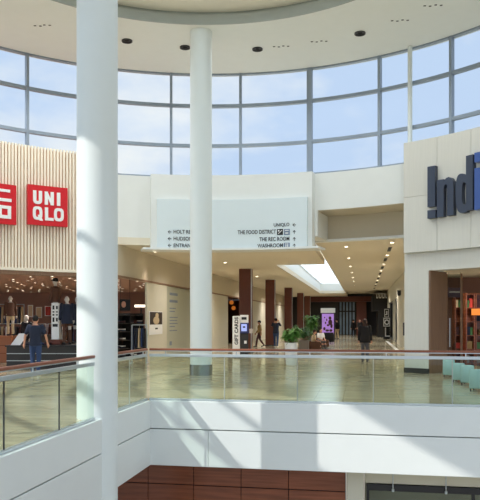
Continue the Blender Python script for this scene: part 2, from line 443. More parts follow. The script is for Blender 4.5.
# fittings of the ring ceiling
dl = None
for px, py, lb in ((127, 40.5, 'black round recessed fitting in the ring ceiling between the two tall columns'), (185, 47, 'black round recessed fitting half hidden beside the top of the slim column'),
               (257.5, 48.8, 'black round recessed fitting in the ring ceiling right of the slim column top'), (360, 33, 'black round recessed fitting in the ring ceiling, farthest right')):
    p = at_z(px, py, HEAD)
    if dl is None:
        dl = thing('ceiling_fitting', lb, 'ceiling fitting', (p[0], p[1], HEAD-.045), 0, 'round fittings in the ring ceiling')
        b = MB(); b.lathe((p[0], p[1], HEAD-.04), [(.17, .04), (.17, 0), (.14, 0), (.12, .03), (.12, .035)], 28); b.build('rim', M['charcoal'], dl, True)
        b = MB(); b.ell((p[0], p[1], HEAD-.01), (.07, .07, .035)); b.build('lens', M['black'], dl, True)
    else: dup(dl, (p[0], p[1], HEAD-.045), None, lb)
vn = None
for px, py, lb in ((42, 25, 'row of tiny vent slots in the ring ceiling left of the big column'), (281, 46, 'row of tiny vent slots in the ring ceiling above the middle window'),
                   (319, 41, 'row of tiny vent slots left of the rightmost round fitting'), (400, 20, 'row of tiny vent slots in the ring ceiling at upper right'), (433, 5, 'row of tiny vent slots at the top right corner of the ceiling')):
    p = at_z(px, py, HEAD)
    if vn is None:
        vz = HEAD-.012
        vn = thing('ceiling_vent', lb, 'vent', (p[0], p[1], vz), 0, 'tiny vents in the ring ceiling')
        for k in range(4):
            b = MB(); b.box(((k-1.5)*.15, (k % 2)*.05, .006), (.07, .045, .012)); b.build('slot', M['charcoal'], vn, local=True)
    else: dup(vn, (p[0], p[1], vz), None, lb)

# columns -----------------------------------------------------------------
BC = P(97.3, 11.8)
r_ = thing('round_column', 'large white round column in front passing the left glass balustrade, sunlit on its left', 'column', (BC[0], BC[1], -5.2))
b = MB(); b.cyl((BC[0], BC[1], -5.2), .35, 17.5, 64); b.build('shaft', M['column'], r_, True)
SC = floor_pt(201, 375)
r_ = thing('round_column', 'slimmer-looking white round column with steel foot standing on the far floor', 'column', SC)
b = MB(); b.cyl((SC[0], SC[1], .33), .335, HEAD-.33, 64); b.build('shaft', M['column'], r_, True)
b = MB(); b.lathe((SC[0], SC[1], 0), [(.35, 0), (.35, .325), (.336, .332)], 64); b.build('steel_foot', M['steel'], r_, True)

# ================================================================== BALUSTRADES
def balustrade(label, a, c, joints, root_name='glass_balustrade', brackets=None):
    a = Vector((*a, 0)); c = Vector((*c, 0)); L = (c-a).length; u = (c-a)/L; ang = math.atan2(u.y, u.x)
    t = thing(root_name, label, 'balustrade', tuple((a+c)/2), ang)
    def seg(mb, s0, s1, z0, z1, w, bev=0, mi=0): mb.box(((s0+s1)/2-L/2, 0, (z0+z1)/2), (s1-s0, w, z1-z0), 0, mi, bev)
    b = MB(); seg(b, 0, L, 1.055, 1.10, .07, .012); hr = b.build('handrail', M['rail'], t, local=True)
    b = MB(); seg(b, 0, L, 1.04, 1.055, .05); seg(b, 0, L, .925, .985, .045, .006); b.build('top_channel', M['alu'], t, local=True)
    b = MB(); seg(b, 0, L, .021, .06, .07, .006); b.build('base_shoe', M['alu'], t, local=True)
    js = sorted([0]+[j for j in joints if 0 < j < L]+[L])
    for s0, s1 in zip(js[:-1], js[1:]):
        b = MB(); seg(b, s0+.008, s1-.008, .05, .94, .014); b.build('glass_pane', M['guard'], t, local=True)
    for s in js[1:-1]:
        b = MB(); seg(b, s-.009, s+.009, .06, .93, .016); b.build('joint', M['dark'] if L > 4 and abs(u.y) > .5 else M['cove'], t, local=True)
    s = .35
    while s < L:
        b = MB(); b.box((s-L/2, 0, 1.012), (.018, .018, .06), 0); b.build('bracket', M['alu'], hr, local=True); s += 1.5
    return t
yb = BC[1]-.33
j61, j6 = hitX(61, XL)[0], hitX(6, XL)[0]
balustrade('long glass balustrade at left ending at the big white column', (XL-.03, .8), (XL-.03, yb-.06), [j61-.8, j6-.8, 2*j6-j61-.8, 3*j6-2*j61-.8])
j131 = hitX(131, XL)[0]
balustrade('short glass balustrade between the big white column and the corner', (XL-.03, BC[1]+.38), (XL-.03, YG-.02), [j131-BC[1]-.38])
balustrade('wide glass balustrade with brown handrail across the far slab edge', (XL+.02, YG+.03), (XR, YG+.03), [1.5*k+.1 for k in range(1, 9)])

# ================================================================== UPPER LEFT SHOP (slatted facade)
R1 = 10.0
pA, pB = ring(97, R1)[0], math.radians(152)
zb_ = rz(37, 270, R1); zt_ = rz(37, 146.5, R1)
mid = rp(R1, ring(37, R1)[0], zb_)
fac = thing('shop_facade', 'curved facade of pale vertical timber slats above the clothing shop at left', 'shop facade', mid)
b = MB(); b.arc(10.05, 10.3, zb_, zt_-.06, pA, pB, 40); b.build('backing', M['slatback'], fac, True)
b = MB(); k = 0; da = .106/R1; p = pA+da*.5
while p < pB:
    w = .033/R1
    b.arc(9.99, 10.06, zb_+.05, zt_, p-w, p+w, 1); p += da
b.build('slats', M['slat'], fac)
b = MB(); b.arc(9.96, 10.32, zb_-.04, zb_+.05, pA, pB, 40); b.build('bottom_beam', M['slat'], fac, True)
b = MB(); b.arc(10.02, 10.36, zb_-.16, zb_-.04, pA, pB, 40); b.build('header', M['woodgrey'], fac, True)

def sgn(label, px0, px1, py0, py1, pref, glyphs):
    r0 = 9.8; dref = ring(pref, r0)[1]; Z = lambda y: zat(y, dref); PH = lambda x: ring(x, r0)[0]
    t = thing('shop_sign', label, 'shop sign', rp(9.9, PH((px0+px1)/2), Z(py1)), 0)
    b = MB(); b.arc(9.80, 9.95, Z(py1), Z(py0), PH(px1), PH(px0), 6); b.build('panel', M['red'], t)
    for gl in glyphs:
        b = MB()
        for kind, *a in gl:
            if kind == 'poly':
                b.cprism([(PH(x), Z(y)) for x, y in a[0]], 9.785, 9.80)
            else:
                A, B = a
                for i in range(len(A)-1):
                    b.cprism([(PH(x), Z(y)) for x, y in (A[i], A[i+1], B[i+1], B[i])], 9.785, 9.80)
        b.build('letter', M['signwhite'], t)
    return t
def rc(x0, y0, x1, y1): return ('poly', [(x0, y0), (x1, y0), (x1, y1), (x0, y1)])
def ringoval(cx, cy, ax, ay, t, a0=0, a1=2*PI, n=20, pw=.62):
    def sp(rx, ry, a):
        c, s_ = math.cos(a), math.sin(a)
        return (cx+rx*math.copysign(abs(c)**pw, c), cy+ry*math.copysign(abs(s_)**pw, s_))
    A = [sp(ax, ay, a0+(a1-a0)*i/n) for i in range(n+1)]; B = [sp(ax-t, ay-t, a0+(a1-a0)*i/n) for i in range(n+1)]
    return ('strip', A, B)
tk = 3.3
G = [[rc(33, 190.9, 33+tk, 200.5), rc(42-tk, 190.9, 42, 200.5), ringoval(37.5, 200, 4.5, 4.3, tk-.2, 0, PI, 12, .8)],
     [rc(44.6, 190.9, 44.6+tk, 204.2), rc(53.8-tk, 190.9, 53.8, 204.2), ('poly', [(44.6, 190.9), (47.4, 190.9), (53.8, 204.2), (51, 204.2)])],
     [rc(56.8, 190.9, 60.2, 204.2)],
     [ringoval(37.5, 213.3, 4.8, 6.7, tk-.4), ('poly', [(37.6, 215.2), (40, 214.4), (43, 220.6), (39.6, 220.6)])],
     [rc(44.8, 206.8, 44.8+tk, 219.9), rc(44.8, 217, 53.6, 219.9)],
     [ringoval(58.8, 213.2, 4.9, 6.7, tk-.4)]]
sgn('square red sign with white Latin capitals on the timber slats, left of the big column', 28, 67.7, 185.3, 225, 40, G)
G = [[rc(-1.8, 188.6, 10, 191.4), rc(-4, 197.8, 11.4, 200.9)], [rc(-2, 205, 11, 208.2), rc(-2, 214.6, 11, 218), rc(-2, 205, 1.6, 218), rc(7.6, 205, 11, 218)]]
sgn('square red sign with white Japanese characters cut off by the left picture edge', -23.5, 16.4, 183.4, 223.4, 0, G)

# shop volume behind
XW = -8.4; YE = 78
yw0 = RC[1]+math.sqrt(10.1**2-(XW-RC[0])**2)
b = MB(); pts = [rp(10.4, math.radians(150)+(pA-math.radians(150))*i/24, 0)[:2] for i in range(25)]
pts = [q for q in pts if q[0] < XW-.3]
b.loft_rings([[(x, y, z) for x, y in [(-28, pts[0][1])]+pts+[(XW-.26, pts[-1][1]), (XW-.26, 40), (-28, 40)]] for z in (3.32, 3.5)]); struct('ceiling', b, M['storeceil'])
b = MB(); b.bx(-28, XW-.3, 38, 38.2, 0.001, 3.32); struct('wall_shop', b, M['storewarm'])
y147, y167, y190 = hitX(147, XW)[0], hitX(167, XW)[0], hitX(193, XW)[0]
y228, y241 = hitX(228, XW)[0], hitX(243, XW)[0]
ZF = 3.22
b = MB(); b.bx(XW-.25, XW, yw0+.1, YE, ZF, 4.335); b.bx(XW-.02, XW+.03, yw0+.1, YE, ZF-.03, ZF+.04, 1); struct('wall_left', b, [M['beige'], M['woodgrey']])
b = MB(); b.bx(XW-.08, XW, y147, y167, 0.001, ZF-.035); b.bx(XW-.25, XW-.06, y167, y190, 0.001, ZF-.035); b.bx(XW-.25, XW, y190, y228, .001, ZF-.03)
b.bx(XW-.25, XW, y241, YE, .001, ZF-.03)
struct('wall_left', b, M['pale'])
b = MB(); b.bx(XW-.055, XW-.02, y167+.02, y190-.02, .1, ZF-.06)
t = tag(b.build('glazed_panel', M['etch']), 'tall pale etched glass panel with lines of dark writing right of the poster', 'panel')
XF[t.name] = (tuple(t.location), 0)
b = MB()
yq0, yq1 = hitX(170, XW)[0], hitX(179, XW)[0]
dq = hitX(174, XW)[1]
# illegible text block on the etched panel: thin dark bars for its lines
for py0, py1, f0, f1 in ((293, 295.6, 0, .9), (300, 302.6, 0, .9), (308, 309, 0, .7), (311, 312, 0, .6), (317, 318, 0, .9), (320, 321, 0, .85), (323, 324, 0, .9), (326, 327, 0, .6), (330, 331, 0, .85), (341, 345, .0, .25)):
    ya, yb2 = yq0+(yq1-yq0)*f0, yq0+(yq1-yq0)*f1
    n = max(2, int((yb2-ya)/.22))
    for i in range(n):
        s0 = ya+(yb2-ya)*i/n; s1 = ya+(yb2-ya)*(i+.8)/n
        b.bx(XW-.02, XW-.014, s0, s1, zat(py1, dq), zat(py0, dq))
b.build('lettering', M['inkgrey'], t)
b = MB(); b.bx(XW-5, XW-4.9, y228-3, y241+6, .001, 3.3); b.bx(XW-5, XW-.26, y241+6, y241+6.1, .001, 3.3); b.bx(XW-4.9, XW-.26, y228-3.1, y228-3, .001, 3.3); struct('wall_shop', b, M['plat'])
b = MB(); b.bx(XW-5, XW-.26, y228-3.1, y241+6.1, 3.31, 3.4); struct('ceiling', b, M['plat'])
for k, (px, py) in enumerate(((231.5, 301), (236, 304.5), (238.5, 300), (233.5, 308))):
    y, d = hitX(px, XW-1.2-.6*(k % 3)); z = min(3.0, zat(py, d))
    b = MB(); b.ell((0, 0, 0), (.16, .16, .16)); b.cyl((0, 0, .15), .01, 3.305-z-.15, 8, 1)
    o = b.build('pendant_lamp', [M['orange'], M['dark']], None, True, local=True); o.location = (XW-1.2-.6*(k % 3), y, z)
    tag(o, 'glowing orange globe lamp hanging in the dark red shop left of the nearest pillar', 'lamp', 'orange globe lamps in the dark red shop')
# poster on white wall
ya, yb2 = hitX(149, XW)[0], hitX(162, XW)[0]; dq = hitX(155, XW)[1]
t = thing('poster', 'framed poster of a pale figure on a dark ground beside the shop opening', 'poster', (XW+.02, (ya+yb2)/2, zat(335, dq)))
b = MB(); b.bx(XW+.001, XW+.02, ya, yb2, zat(334.5, dq), zat(311.5, dq)); b.build('board', M['signwhite'], t)
b = MB(); b.bx(XW+.02, XW+.026, ya+.05, yb2-.05, zat(324.5, dq), zat(312, dq)); b.build('picture', M['poster_dark'], t)
b = MB(); ym = ya*.45+yb2*.55
b.ell((XW+.03, ym, zat(315.5, dq)), (.012, .22, .11)); b.ell((XW+.03, ym-.1, zat(320.5, dq)), (.012, .42, .17)); b.build('figure', M['tcream'], t, True)
b = MB(); b.bx(XW+.02, XW+.025, ym-.22, ym+.12, zat(329.3, dq), zat(327.8, dq)); b.build('lettering', M['ink'], t)

# ================================================================== CORRIDOR
X1, X2, XRW = -4.07, -1.75, 2.5
YS0, YS1, YE = 32.6, 68, 78
def yr(x, r=10.35): return RC[1]+math.sqrt(max(0, r*r-(x-RC[0])**2))
def slab_poly(b, pts, z0, z1): b.loft_rings([[(x, y, z0) for x, y in pts], [(x, y, z1) for x, y in pts]])
b = MB()
N = 16
def front(xa, xb, r): return [(xa+(xb-xa)*i/N, yr(xa+(xb-xa)*i/N, r)) for i in range(N+1)]
slab_poly(b, front(XW-.2, X1, 10.35)+[(X1, YE), (XW-.2, YE)], 4.34, 4.6)
slab_poly(b, front(X1, X2, 10.35)+[(X2, YS0), (X1, YS0)], 4.34, 4.6)
b.bx(X1, X2+.15, YS1, YE, 4.34, 4.6)
struct('ceiling', b, M['ceil_warm'])
b = MB(); slab_poly(b, front(X2, XRW+.3, 12.0)+[(XRW+.3, YE), (X2, YE)], 4.62, 4.8)
struct('ceiling', b, M['ceil_warm'])
# recess over the right half of the mouth
b = MB(); p_a = math.atan2(yr(X2+.05, 11.9)-RC[1], X2+.05-RC[0]); p_b = math.atan2(yr(XRW, 11.9)-RC[1], XRW-RC[0])
b.arc(11.9, 12.1, 4.67, 5.6, math.radians(40), p_a+.03, 20)
b.arc(10.41, 11.89, 5.5, 5.515, math.radians(40), p_a+.03, 20)
struct('wall_recess', b, M['beige'], True)
b = MB(); b.arc(11.78, 12.0, 4.56, 4.66, math.radians(40), p_a, 20); struct('trim_6', b, M['white'], True)
# skylight well
SKZ = 5.3
b = MB(); b.bx(X1-.1, X1, YS0, YS1, 4.601, SKZ); b.bx(X2, X2+.1, YS0, YS1, 4.801, SKZ); b.bx(X1, X2, YS0-.1, YS0, 4.601, SKZ); b.bx(X1, X2, YS1, YS1+.1, 4.601, SKZ)
struct('wall_skylight', b, M['white'])
root = sroot('window_30', ((X1+X2)/2, (YS0+YS1)/2, SKZ))
b = MB()
y = YS0
while y < YS1: b.bx(X1, X2, y-.03, y+.03, SKZ-0.02, SKZ+0.08); y += 4.4
b.bx(X1, X1+.06, YS0, YS1, SKZ-0.02, SKZ+0.08); b.bx(X2-.06, X2, YS0, YS1, SKZ-0.02, SKZ+0.08)
b.build('frame', M['white'], root)
b = MB(); b.bx(X1, X2, YS0, YS1, SKZ+0.02, SKZ+0.03); b.build('pane', M['frost'], root)

# pillars
prev = None
info = ((247.5, 35.4, 'nearest and widest dark wood pillar, behind the gift card machine'), (271.5, 45.0, 'second dark wood pillar in the row, behind the person in navy'), (287.5, 56, 'third dark wood pillar in the corridor row, behind the white planter'),
        (298, 66.9, 'fourth dark wood pillar along the corridor, half hidden by a tall plant'), (306, 77-1.5, 'farthest dark wood pillar at the end of the row'))
for px, d, lb in info:
    p = P(px, d)
    x, y = -5.95, p[1]
    t = thing('square_pillar', lb, 'pillar', (x, y, 0), 0, 'dark wood pillars along the corridor') if prev is None else None
    if prev is None:
        b = MB(); b.box((x, y, 2.2), (.62, .62, 4.278), 0, 0, .01); b.build('cladding', M['pillar'], t)
        b = MB(); b.box((x, y, .03), (.66, .66, .06)); b.build('plinth', M['dark'], t)
        b = MB(); b.box((x+.325, y-.27, 2.2), (.03, .06, 4.27)); b.build('edge_strip', M['alu'], t)
        prev = t
    else: dup(prev, (x, y, 0), None, lb)

# right wall of corridor with shopfronts ----------------------------------------------
def yR(px): return hitX(px, XRW)[0]
b = MB(); b.bx(XRW, XRW+.3, 24.6, YE, 3.3, 4.61); 
for a, c in ((404, 397.5), (394.5, 393.2), (388.5, 387)): b.bx(XRW-.04, XRW+.25, yR(a) if a < 404 else 24.6, yR(c), .001, 3.3)
struct('wall_right', b, M['pale'])
b = MB(); b.bx(XRW+1.0, XRW+1.1, 30, YE-.01, .001, 3.3); struct('wall_right', b, M['woodgrey'])
t = thing('shopfront', 'glass shopfront with dark frames on the right side of the corridor', 'shopfront', (XRW+.1, 50, 0))
b = MB()
for px in (397, 395, 392.5, 389.5, 386.8, 384.5, 382.6, 381): b.box((XRW+.1, yR(px), 1.6), (.1, .12, 3.2))
b.bx(XRW+.05, XRW+.15, yR(397), yR(381), 3.18, 3.3); b.bx(XRW+.05, XRW+.15, yR(397), yR(381), 0.002, .12)
b.build('frame', M['dark'], t)
b = MB(); b.bx(XRW+.1, XRW+.11, yR(397), YE-.3, .12, 3.18); b.build('pane', M['shopglass'], t)
b = MB(); y = yR(401); b.box((XRW-.12, y, zat(293, hitX(401, XRW)[1])), (.22, .08, .36), 0, 0, .01)
tag(b.build('blade_sign', M['dark']), 'small dark projecting sign high on the pale wall beyond the stone pier', 'sign')
# dark shop at the far right end with white lettering
b = MB(); b.bx(1.0, XRW-.06, 68, 76.9, 2.6, 4.2); b.bx(1.55, XRW-.06, 68, 76.9, .002, 2.6)
t = tag(b.build('shop_kiosk', M['black']), 'dark shop block with white sign lettering at the far right end of the corridor', 'shop')
d1 = 67.0
o1 = P(377.5, d1, zat(298.5, d1)); 
b = MB(); xa = hitY(376.2, 67.93)[0]; xb = hitY(388, 67.93)[0]
# the far sign is too small to read in the photograph: blurred letter-sized blocks stand in for it
x0s, x1s, z0s = max(xa, 1.02), min(xb, XRW-.1), zat(299, 69)
for i in range(7):
    xx = x0s+(x1s-x0s)*(i+.5)/7; ww = (x1s-x0s)/7*.36
    b.bx(xx-ww, xx-ww*.3, 67.98, 67.999, z0s, z0s+.5); b.bx(xx-ww*.3, xx+ww, 67.98, 67.999, z0s+(.4 if i % 2 else 0), z0s+(.5 if i % 2 else .12))
b.build('lettering', M['signwhite'], t)
# standing sign with square panels
p = floor_pt(386.6, 339.8)
dS = F*EYE/(339.8-HZ)
t = thing('standing_sign', 'black standing sign with a white ring in a square in front of the dark shop', 'sign', (p[0], p[1], 0))
W = lambda a: a/F*dS
def zz(y): return zat(y, dS)
b = MB(); b.box((p[0], p[1]+.06, (0+zz(308))/2+.02), (W(6.5), .1, zz(308)-.04), 0, 0, .01); b.build('board', M['black'], t)
b = MB()
def frame(x0, x1, y0, y1, th):
    X0, X1_ = P(x0, dS)[0], P(x1, dS)[0]
    for (a0, a1, c0, c1) in ((X0, X1_, zz(y0)-th, zz(y0)), (X0, X1_, zz(y1), zz(y1)+th), (X0, X0+th, zz(y1), zz(y0)), (X1_-th, X1_, zz(y1), zz(y0))):
        b.bx(a0, a1, p[1]-.02, p[1], c0, c1)
frame(384.4, 388.8, 309, 317.2, .05); frame(383.4, 390, 317.8, 326.5, .07)
X0 = P(386.8, dS)[0]; zc = zz(322.2)
for i in range(20):
    a, c = 2*PI*i/20, 2*PI*(i+1)/20
    q = lambda r, g: (X0+r*math.cos(g)*.9, zc+r*math.sin(g))
    pts = [q(.24, a), q(.24, c), q(.13, c), q(.13, a)]
    b.loft_rings([[(x, p[1]-.02, z) for x, z in pts], [(x, p[1], z) for x, z in pts]])
b.bx(X0-.05, X0+.05, p[1]-.02, p[1], zz(315), zz(311)); b.bx(X0-.16, X0-.05, p[1]-.02, p[1], zz(315), zz(314.2))
b.bx(P(385, dS)[0], P(386, dS)[0], p[1]-.02, p[1], zz(336), zz(327.5)); b.bx(P(385, dS)[0], P(390, dS)[0], p[1]-.02, p[1], zz(336.6), zz(335.6))
b.build('markings', M['signwhite'], t)
# pale floor strip
b = MB(); b.bx(1.85, 2.05, 36, 56, .0005, .004); struct('trim_7', b, M['signwhite'])

# end wall
b = MB(); b.bx(XW, XRW+1, YE, YE+.3, .001, 4.8); struct('wall_end', b, M['charcoal'])
b = MB(); b.bx(X1-1.8, XRW-.05, YE-1.0, YE-.02, 3.75, 4.33); struct('trim_8', b, M['pillar'])
xa, xb = hitY(366.5, YE-.9)[0], hitY(356.5, YE-.9)[0]
b = MB(); b.box(((xa+xb)/2, YE-.5, 1.862), (xa-xb, .9, 3.72), 0, 0, .02)
tag(b.build('end_pier', M['pillar']), 'red-brown wood clad pier at the very end of the corridor', 'pier')
xg0, xg1 = hitY(339, YE-.1)[0], hitY(355.3, YE-.1)[0]
t = thing('shopfront', 'bluish glass shopfront with dark mullions closing the corridor end', 'shopfront', ((xg0+xg1)/2, YE-.1, 0))
b = MB(); b.bx(xg0, xg1, YE-.08, YE-.03, .05, 3.7); b.build('pane', M['endglass'], t)
b = MB()
for i in range(6):
    x = xg0+(xg1-xg0)*i/5; b.bx(x-.08, x+.08, YE-.16, YE-.02, .01, 3.72)
b.bx(xg0, xg1, YE-.14, YE-.02, 2.6, 2.75); b.build('mullions', M['black'], t)

# ad kiosk with purple screen
dK = 58.0; p = P(328, dK)
t = thing('advertising_kiosk', 'advertising kiosk with purple screen and white top in the corridor', 'kiosk', (p[0], p[1], 0))
w = 14/F*dK
b = MB(); b.box((p[0], p[1], 1.15), (w, .35, 2.29), 0, 0, .02); b.build('body', M['dark'], t)
b = MB(); b.box((p[0], p[1]-.18, 1.35), (w*.84, .02, 1.75)); sf = b.build('screen', M['screenp'], t)
b = MB(); b.box((p[0], p[1], 2.5), (w*1.02, .38, .4), 0, 0, .02); b.build('header', M['signwhite'], t)
b = MB()
for dx, z, rx, rz_ in ((.18, 1.86, .12, .14), (.2, 1.5, .17, .24), (.3, 1.2, .1, .2), (.02, 1.25, .12, .09), (-.2, 1.45, .06, .1), (-.3, .95, .1, .14), (-.05, .8, .16, .1), (.25, .8, .13, .12), (-.28, 1.9, .05, .06), (-.1, 1.7, .05, .12)): b.ell((p[0]+dx, p[1]-.192, z), (rx, .006, rz_))
b.build('picture', M['tmaroon'], sf, True)

# gift card machine
p = floor_pt(241, 357.5); dG = F*EYE/37.5; g = lambda a: a/F*dG
t = thing('gift_card_machine', 'white and black gift card vending machine at the foot of the nearest pillar', 'vending machine', (p[0], p[1], 0), TH)
ZG = lambda y: zat(y, dG)
def gx(px): return (px-241)/F*dG
b = MB(); b.box((gx(236.2), 0, ZG(316)/2+.04), (g(7.4), .5, ZG(316)-.08), 0, 0, .015); b.build('side_panel', M['signwhite'], t, local=True)
b = MB(); b.box((gx(244.2), .02, (ZG(315)+ZG(325))/2), (g(8.4), .44, ZG(315)-ZG(325)), 0, 0, .015); b.build('top_panel', M['signwhite'], t, local=True)
b = MB(); b.box((gx(244.2), .02, ZG(325)/2), (g(8.2), .44, ZG(325)-.02), 0, 0, .01); b.build('body', M['charcoal'], t, local=True)
b = MB(); b.box((gx(244.5), -.22, ZG(328)), (g(8.6), .06, g(10.4)), 0, 0, .015); sf = b.build('screen_frame', mat('machine_blue', (52, 58, 112), .4), t, local=True)
b = MB(); b.box((gx(244), -.255, ZG(327.6)), (g(5.4), .012, g(7))); b.build('screen', M['screenb'], sf, local=True)
b = MB(); b.box((gx(244), -.265, ZG(327)), (g(2.6), .006, g(1.6))); b.build('screen_icon', M['ink'], sf, local=True)
b = MB(); b.box((gx(244), -.21, ZG(318.4)), (g(5), .03, g(2.6))); b.build('display', M['ink'], t, local=True)
b = MB(); b.box((gx(251), -.1, ZG(331)), (g(3.2), .3, g(4.4)), 0, 0, .02); b.build('card_reader', M['manq'], t, local=True)
b = MB(); b.box((gx(245.4), -.205, ZG(342)), (g(2.6), .012, g(3))); b.build('card_emblem', M['signwhite'], t, local=True)
b = MB(); b.box((gx(241.5), 0, .05), (g(15), .5, .1)); b.build('plinth', M['dark'], t, local=True)
b = MB(); flat_text(b, 'GIFT CARDS', (gx(238.2), -.251, ZG(344.5)), (0, 0, 1), (-1, 0, 0), ZG(317.2)-ZG(344.5), g(3.6), (0, -1, 0), .006, .03); b.build('lettering', M['ink'], t, local=True)

# ================================================================== DIRECTORY SIGN
RS = 9.86
t = thing('directory_sign', 'large white curved directory sign listing shops and washroom on the bulkhead', 'sign', rp(RS, ring(232, RS)[0], 4.2))
zt = rz(232, 199.5, RS)
b = MB(); b.arc(RS, 10.0, 4.21, zt, ring(307, RS)[0], ring(157, RS)[0], 20); b.build('panel', mat('sign_panel', (226, 237, 240), .45, var=.01), t, True)
for s, x0, x1, y0, y1 in (('UNIQLO', 273.8, 289.4, 223, 227), ('THE FOOD DISTRICT', 237.7, 276, 230, 234), ('THE REC ROOM', 259.4, 289.4, 237, 241), ('WASHROOM', 257.5, 283, 243.6, 247.6),
                          ('HOLT RENFREW', 173.6, 205.5, 230.0, 233.7), ("HUDSON'S BAY", 173.6, 205, 236.8, 240.6), ('ENTRANCE', 173.6, 196, 243.6, 247.3)):
    b = MB(); ring_text(b, s, x0, x1, y0, y1, RS); b.build('text_line', M['ink'], t)
def rbox(mb, x0, x1, y0, y1, ra, rb): mb.cprism([(ring(x, RS)[0], rz((x0+x1)/2, y, RS)) for x, y in ((x0, y0), (x1, y0), (x1, y1), (x0, y1))], ra, rb)
def rpoly(mb, pts): mb.cprism([(ring(x, RS)[0], rz(pts[0][0], y, RS)) for x, y in pts], RS-.012, RS)
def arrow(x, y, left):
    if left:
        rpoly(b, [(x-1.6, y-.25), (x+1.7, y-.25), (x+1.7, y+.25), (x-1.6, y+.25)])
        rpoly(b, [(x-1.9, y), (x-.2, y-1.6), (x+.4, y-1.6), (x-1.2, y)]); rpoly(b, [(x-1.9, y), (x-1.2, y), (x+.4, y+1.6), (x-.2, y+1.6)])
    else:
        rpoly(b, [(x-.25, y-1.6), (x+.25, y-1.6), (x+.25, y+1.7), (x-.25, y+1.7)])
        rpoly(b, [(x, y-1.9), (x, y-1.2), (x-1.4, y+.3), (x-1.4, y-.3)]); rpoly(b, [(x, y-1.9), (x+1.4, y-.3), (x+1.4, y+.3), (x, y-1.2)])
for x, y, lf_ in ((294.3, 225, True), (294.3, 232, False), (294.3, 239, False), (294.3, 245.6, False), (169.6, 231.8, True), (169.6, 238.6, True), (169.6, 245.5, True)):
    b = MB(); arrow(x, y, lf_); b.build('arrow', M['ink'], t)
b = MB(); rbox(b, 277, 283, 229, 235, RS-.01, RS); ic = b.build('icon', M['ink'], t)
b = MB(); rpoly(b, [(281.8, 230), (282.3, 230.4), (278.4, 234), (278, 233.6)]); rpoly(b, [(278, 230), (279.4, 230), (279.4, 231.6), (278, 231.6)]); 
b.v = [rp(RS-.018 if i % 8 < 4 else RS-.01, math.atan2(v[1]-RC[1], v[0]-RC[0]), v[2]) for i, v in enumerate(b.v)]; b.build('icon_glyph', M['signwhite'], ic)
b = MB(); rbox(b, 284, 289.8, 229, 235, RS-.01, RS); ic2 = b.build('icon', M['inkgrey'], t)
b = MB(); rbox(b, 284, 289.8, 242.8, 248.4, RS-.01, RS); ic3 = b.build('icon', M['inkgrey'], t)
for icn, rows in ((ic2, ((285, 288.8, 230, 230.7), (285.4, 288.4, 232.6, 233.6))), (ic3, ((285.6, 286.4, 244.4, 247.4), (287.4, 288.2, 244.4, 247.4), (285.5, 286.5, 243.4, 244.1), (287.3, 288.3, 243.4, 244.1)))):
    b = MB()
    for x0, x1, y0, y1 in rows: rbox(b, x0, x1, y0, y1, RS-.018, RS-.01)
    b.build('icon_glyph', M['signwhite'], icn)

# ================================================================== STONE FACADE (right)
R2 = 9.95
q404, q428 = ring(403.5, R2)[0], ring(428, R2)[0]; qend = ring(640, R2)[0]
zB, zT = rz(404, 253, R2), rz(404, 143, R2)
fac = thing('shop_facade', 'curved pale stone panel facade above the shop at right', 'shop facade', rp(R2, ring(450, R2)[0], 0))
q437 = ring(437, R2)[0]; dq = q404-q437
b = MB(); zm = rz(410, 197, R2)
qs = [q404]
while qs[-1] > qend: qs.append(qs[-1]-dq*1.0)
for i, (a, c) in enumerate(zip(qs[:-1], qs[1:])):
    for z0, z1 in (((zB, zm), (zm, zT)) if i % 2 == 0 else ((zB, zT),)):
        b.arc(R2, R2+.1, z0+.004, z1-.004, c+.0006, a-.0006, 4)
b.build('cladding', M['stone'], fac, 20)
b = MB(); b.arc(R2+.09, R2+.4, zB, zT-.02, qend, q404-.001, 24); b.build('backing', M['cove'], fac, True)
# lower band, header and pier
R3 = 10.12
h0 = ring(404.5, R3)[0]; h1 = ring(428.5, R3)[0]; zH = rz(428, 270.5, R3)
b = MB(); b.arc(R3, R3+.4, zH, zB, qend, h0, 24); b.build('header', M['stone'], fac, True)
b = MB(); b.arc(R3, R3+.5, .30, zH, h1, h0, 6); b.arc(R3, R3+.5, zH-.0, zH+.001, h1, h0, 6); b.build('pier', M['stone'], fac, True)
b = MB(); b.arc(R3-.015, R3+.5, .001, .16, h1-.002, h0+.002, 6); b.arc(R3+.0, R3+.5, .16, .30, h1, h0, 6, 1); b.build('skirting', [M['charcoal'], M['stone']], fac, True)
e0 = rp(R3+.02, h1-.004, 0); 
b = MB(); b.arc(R3+.5, R3+1.15, .001, zH, h1-.003, h1+.03, 1); b.arc(R3+.02, R3+.5, .001, zH, h1-.005, h1, 1); b.build('reveal', M['woodgrey'], fac)
# small dark plate on pier's corridor side
a = rp(R3+.02, h0+.004, 0)
b = MB(); b.box((a[0]+.05, a[1]+.2, zat(329, 22.3)), (.05, .12, .42), .9, 0, .01); tag(b.build('wall_plate', M['dark']), 'small dark plate on the left edge of the stone pier', 'plate')

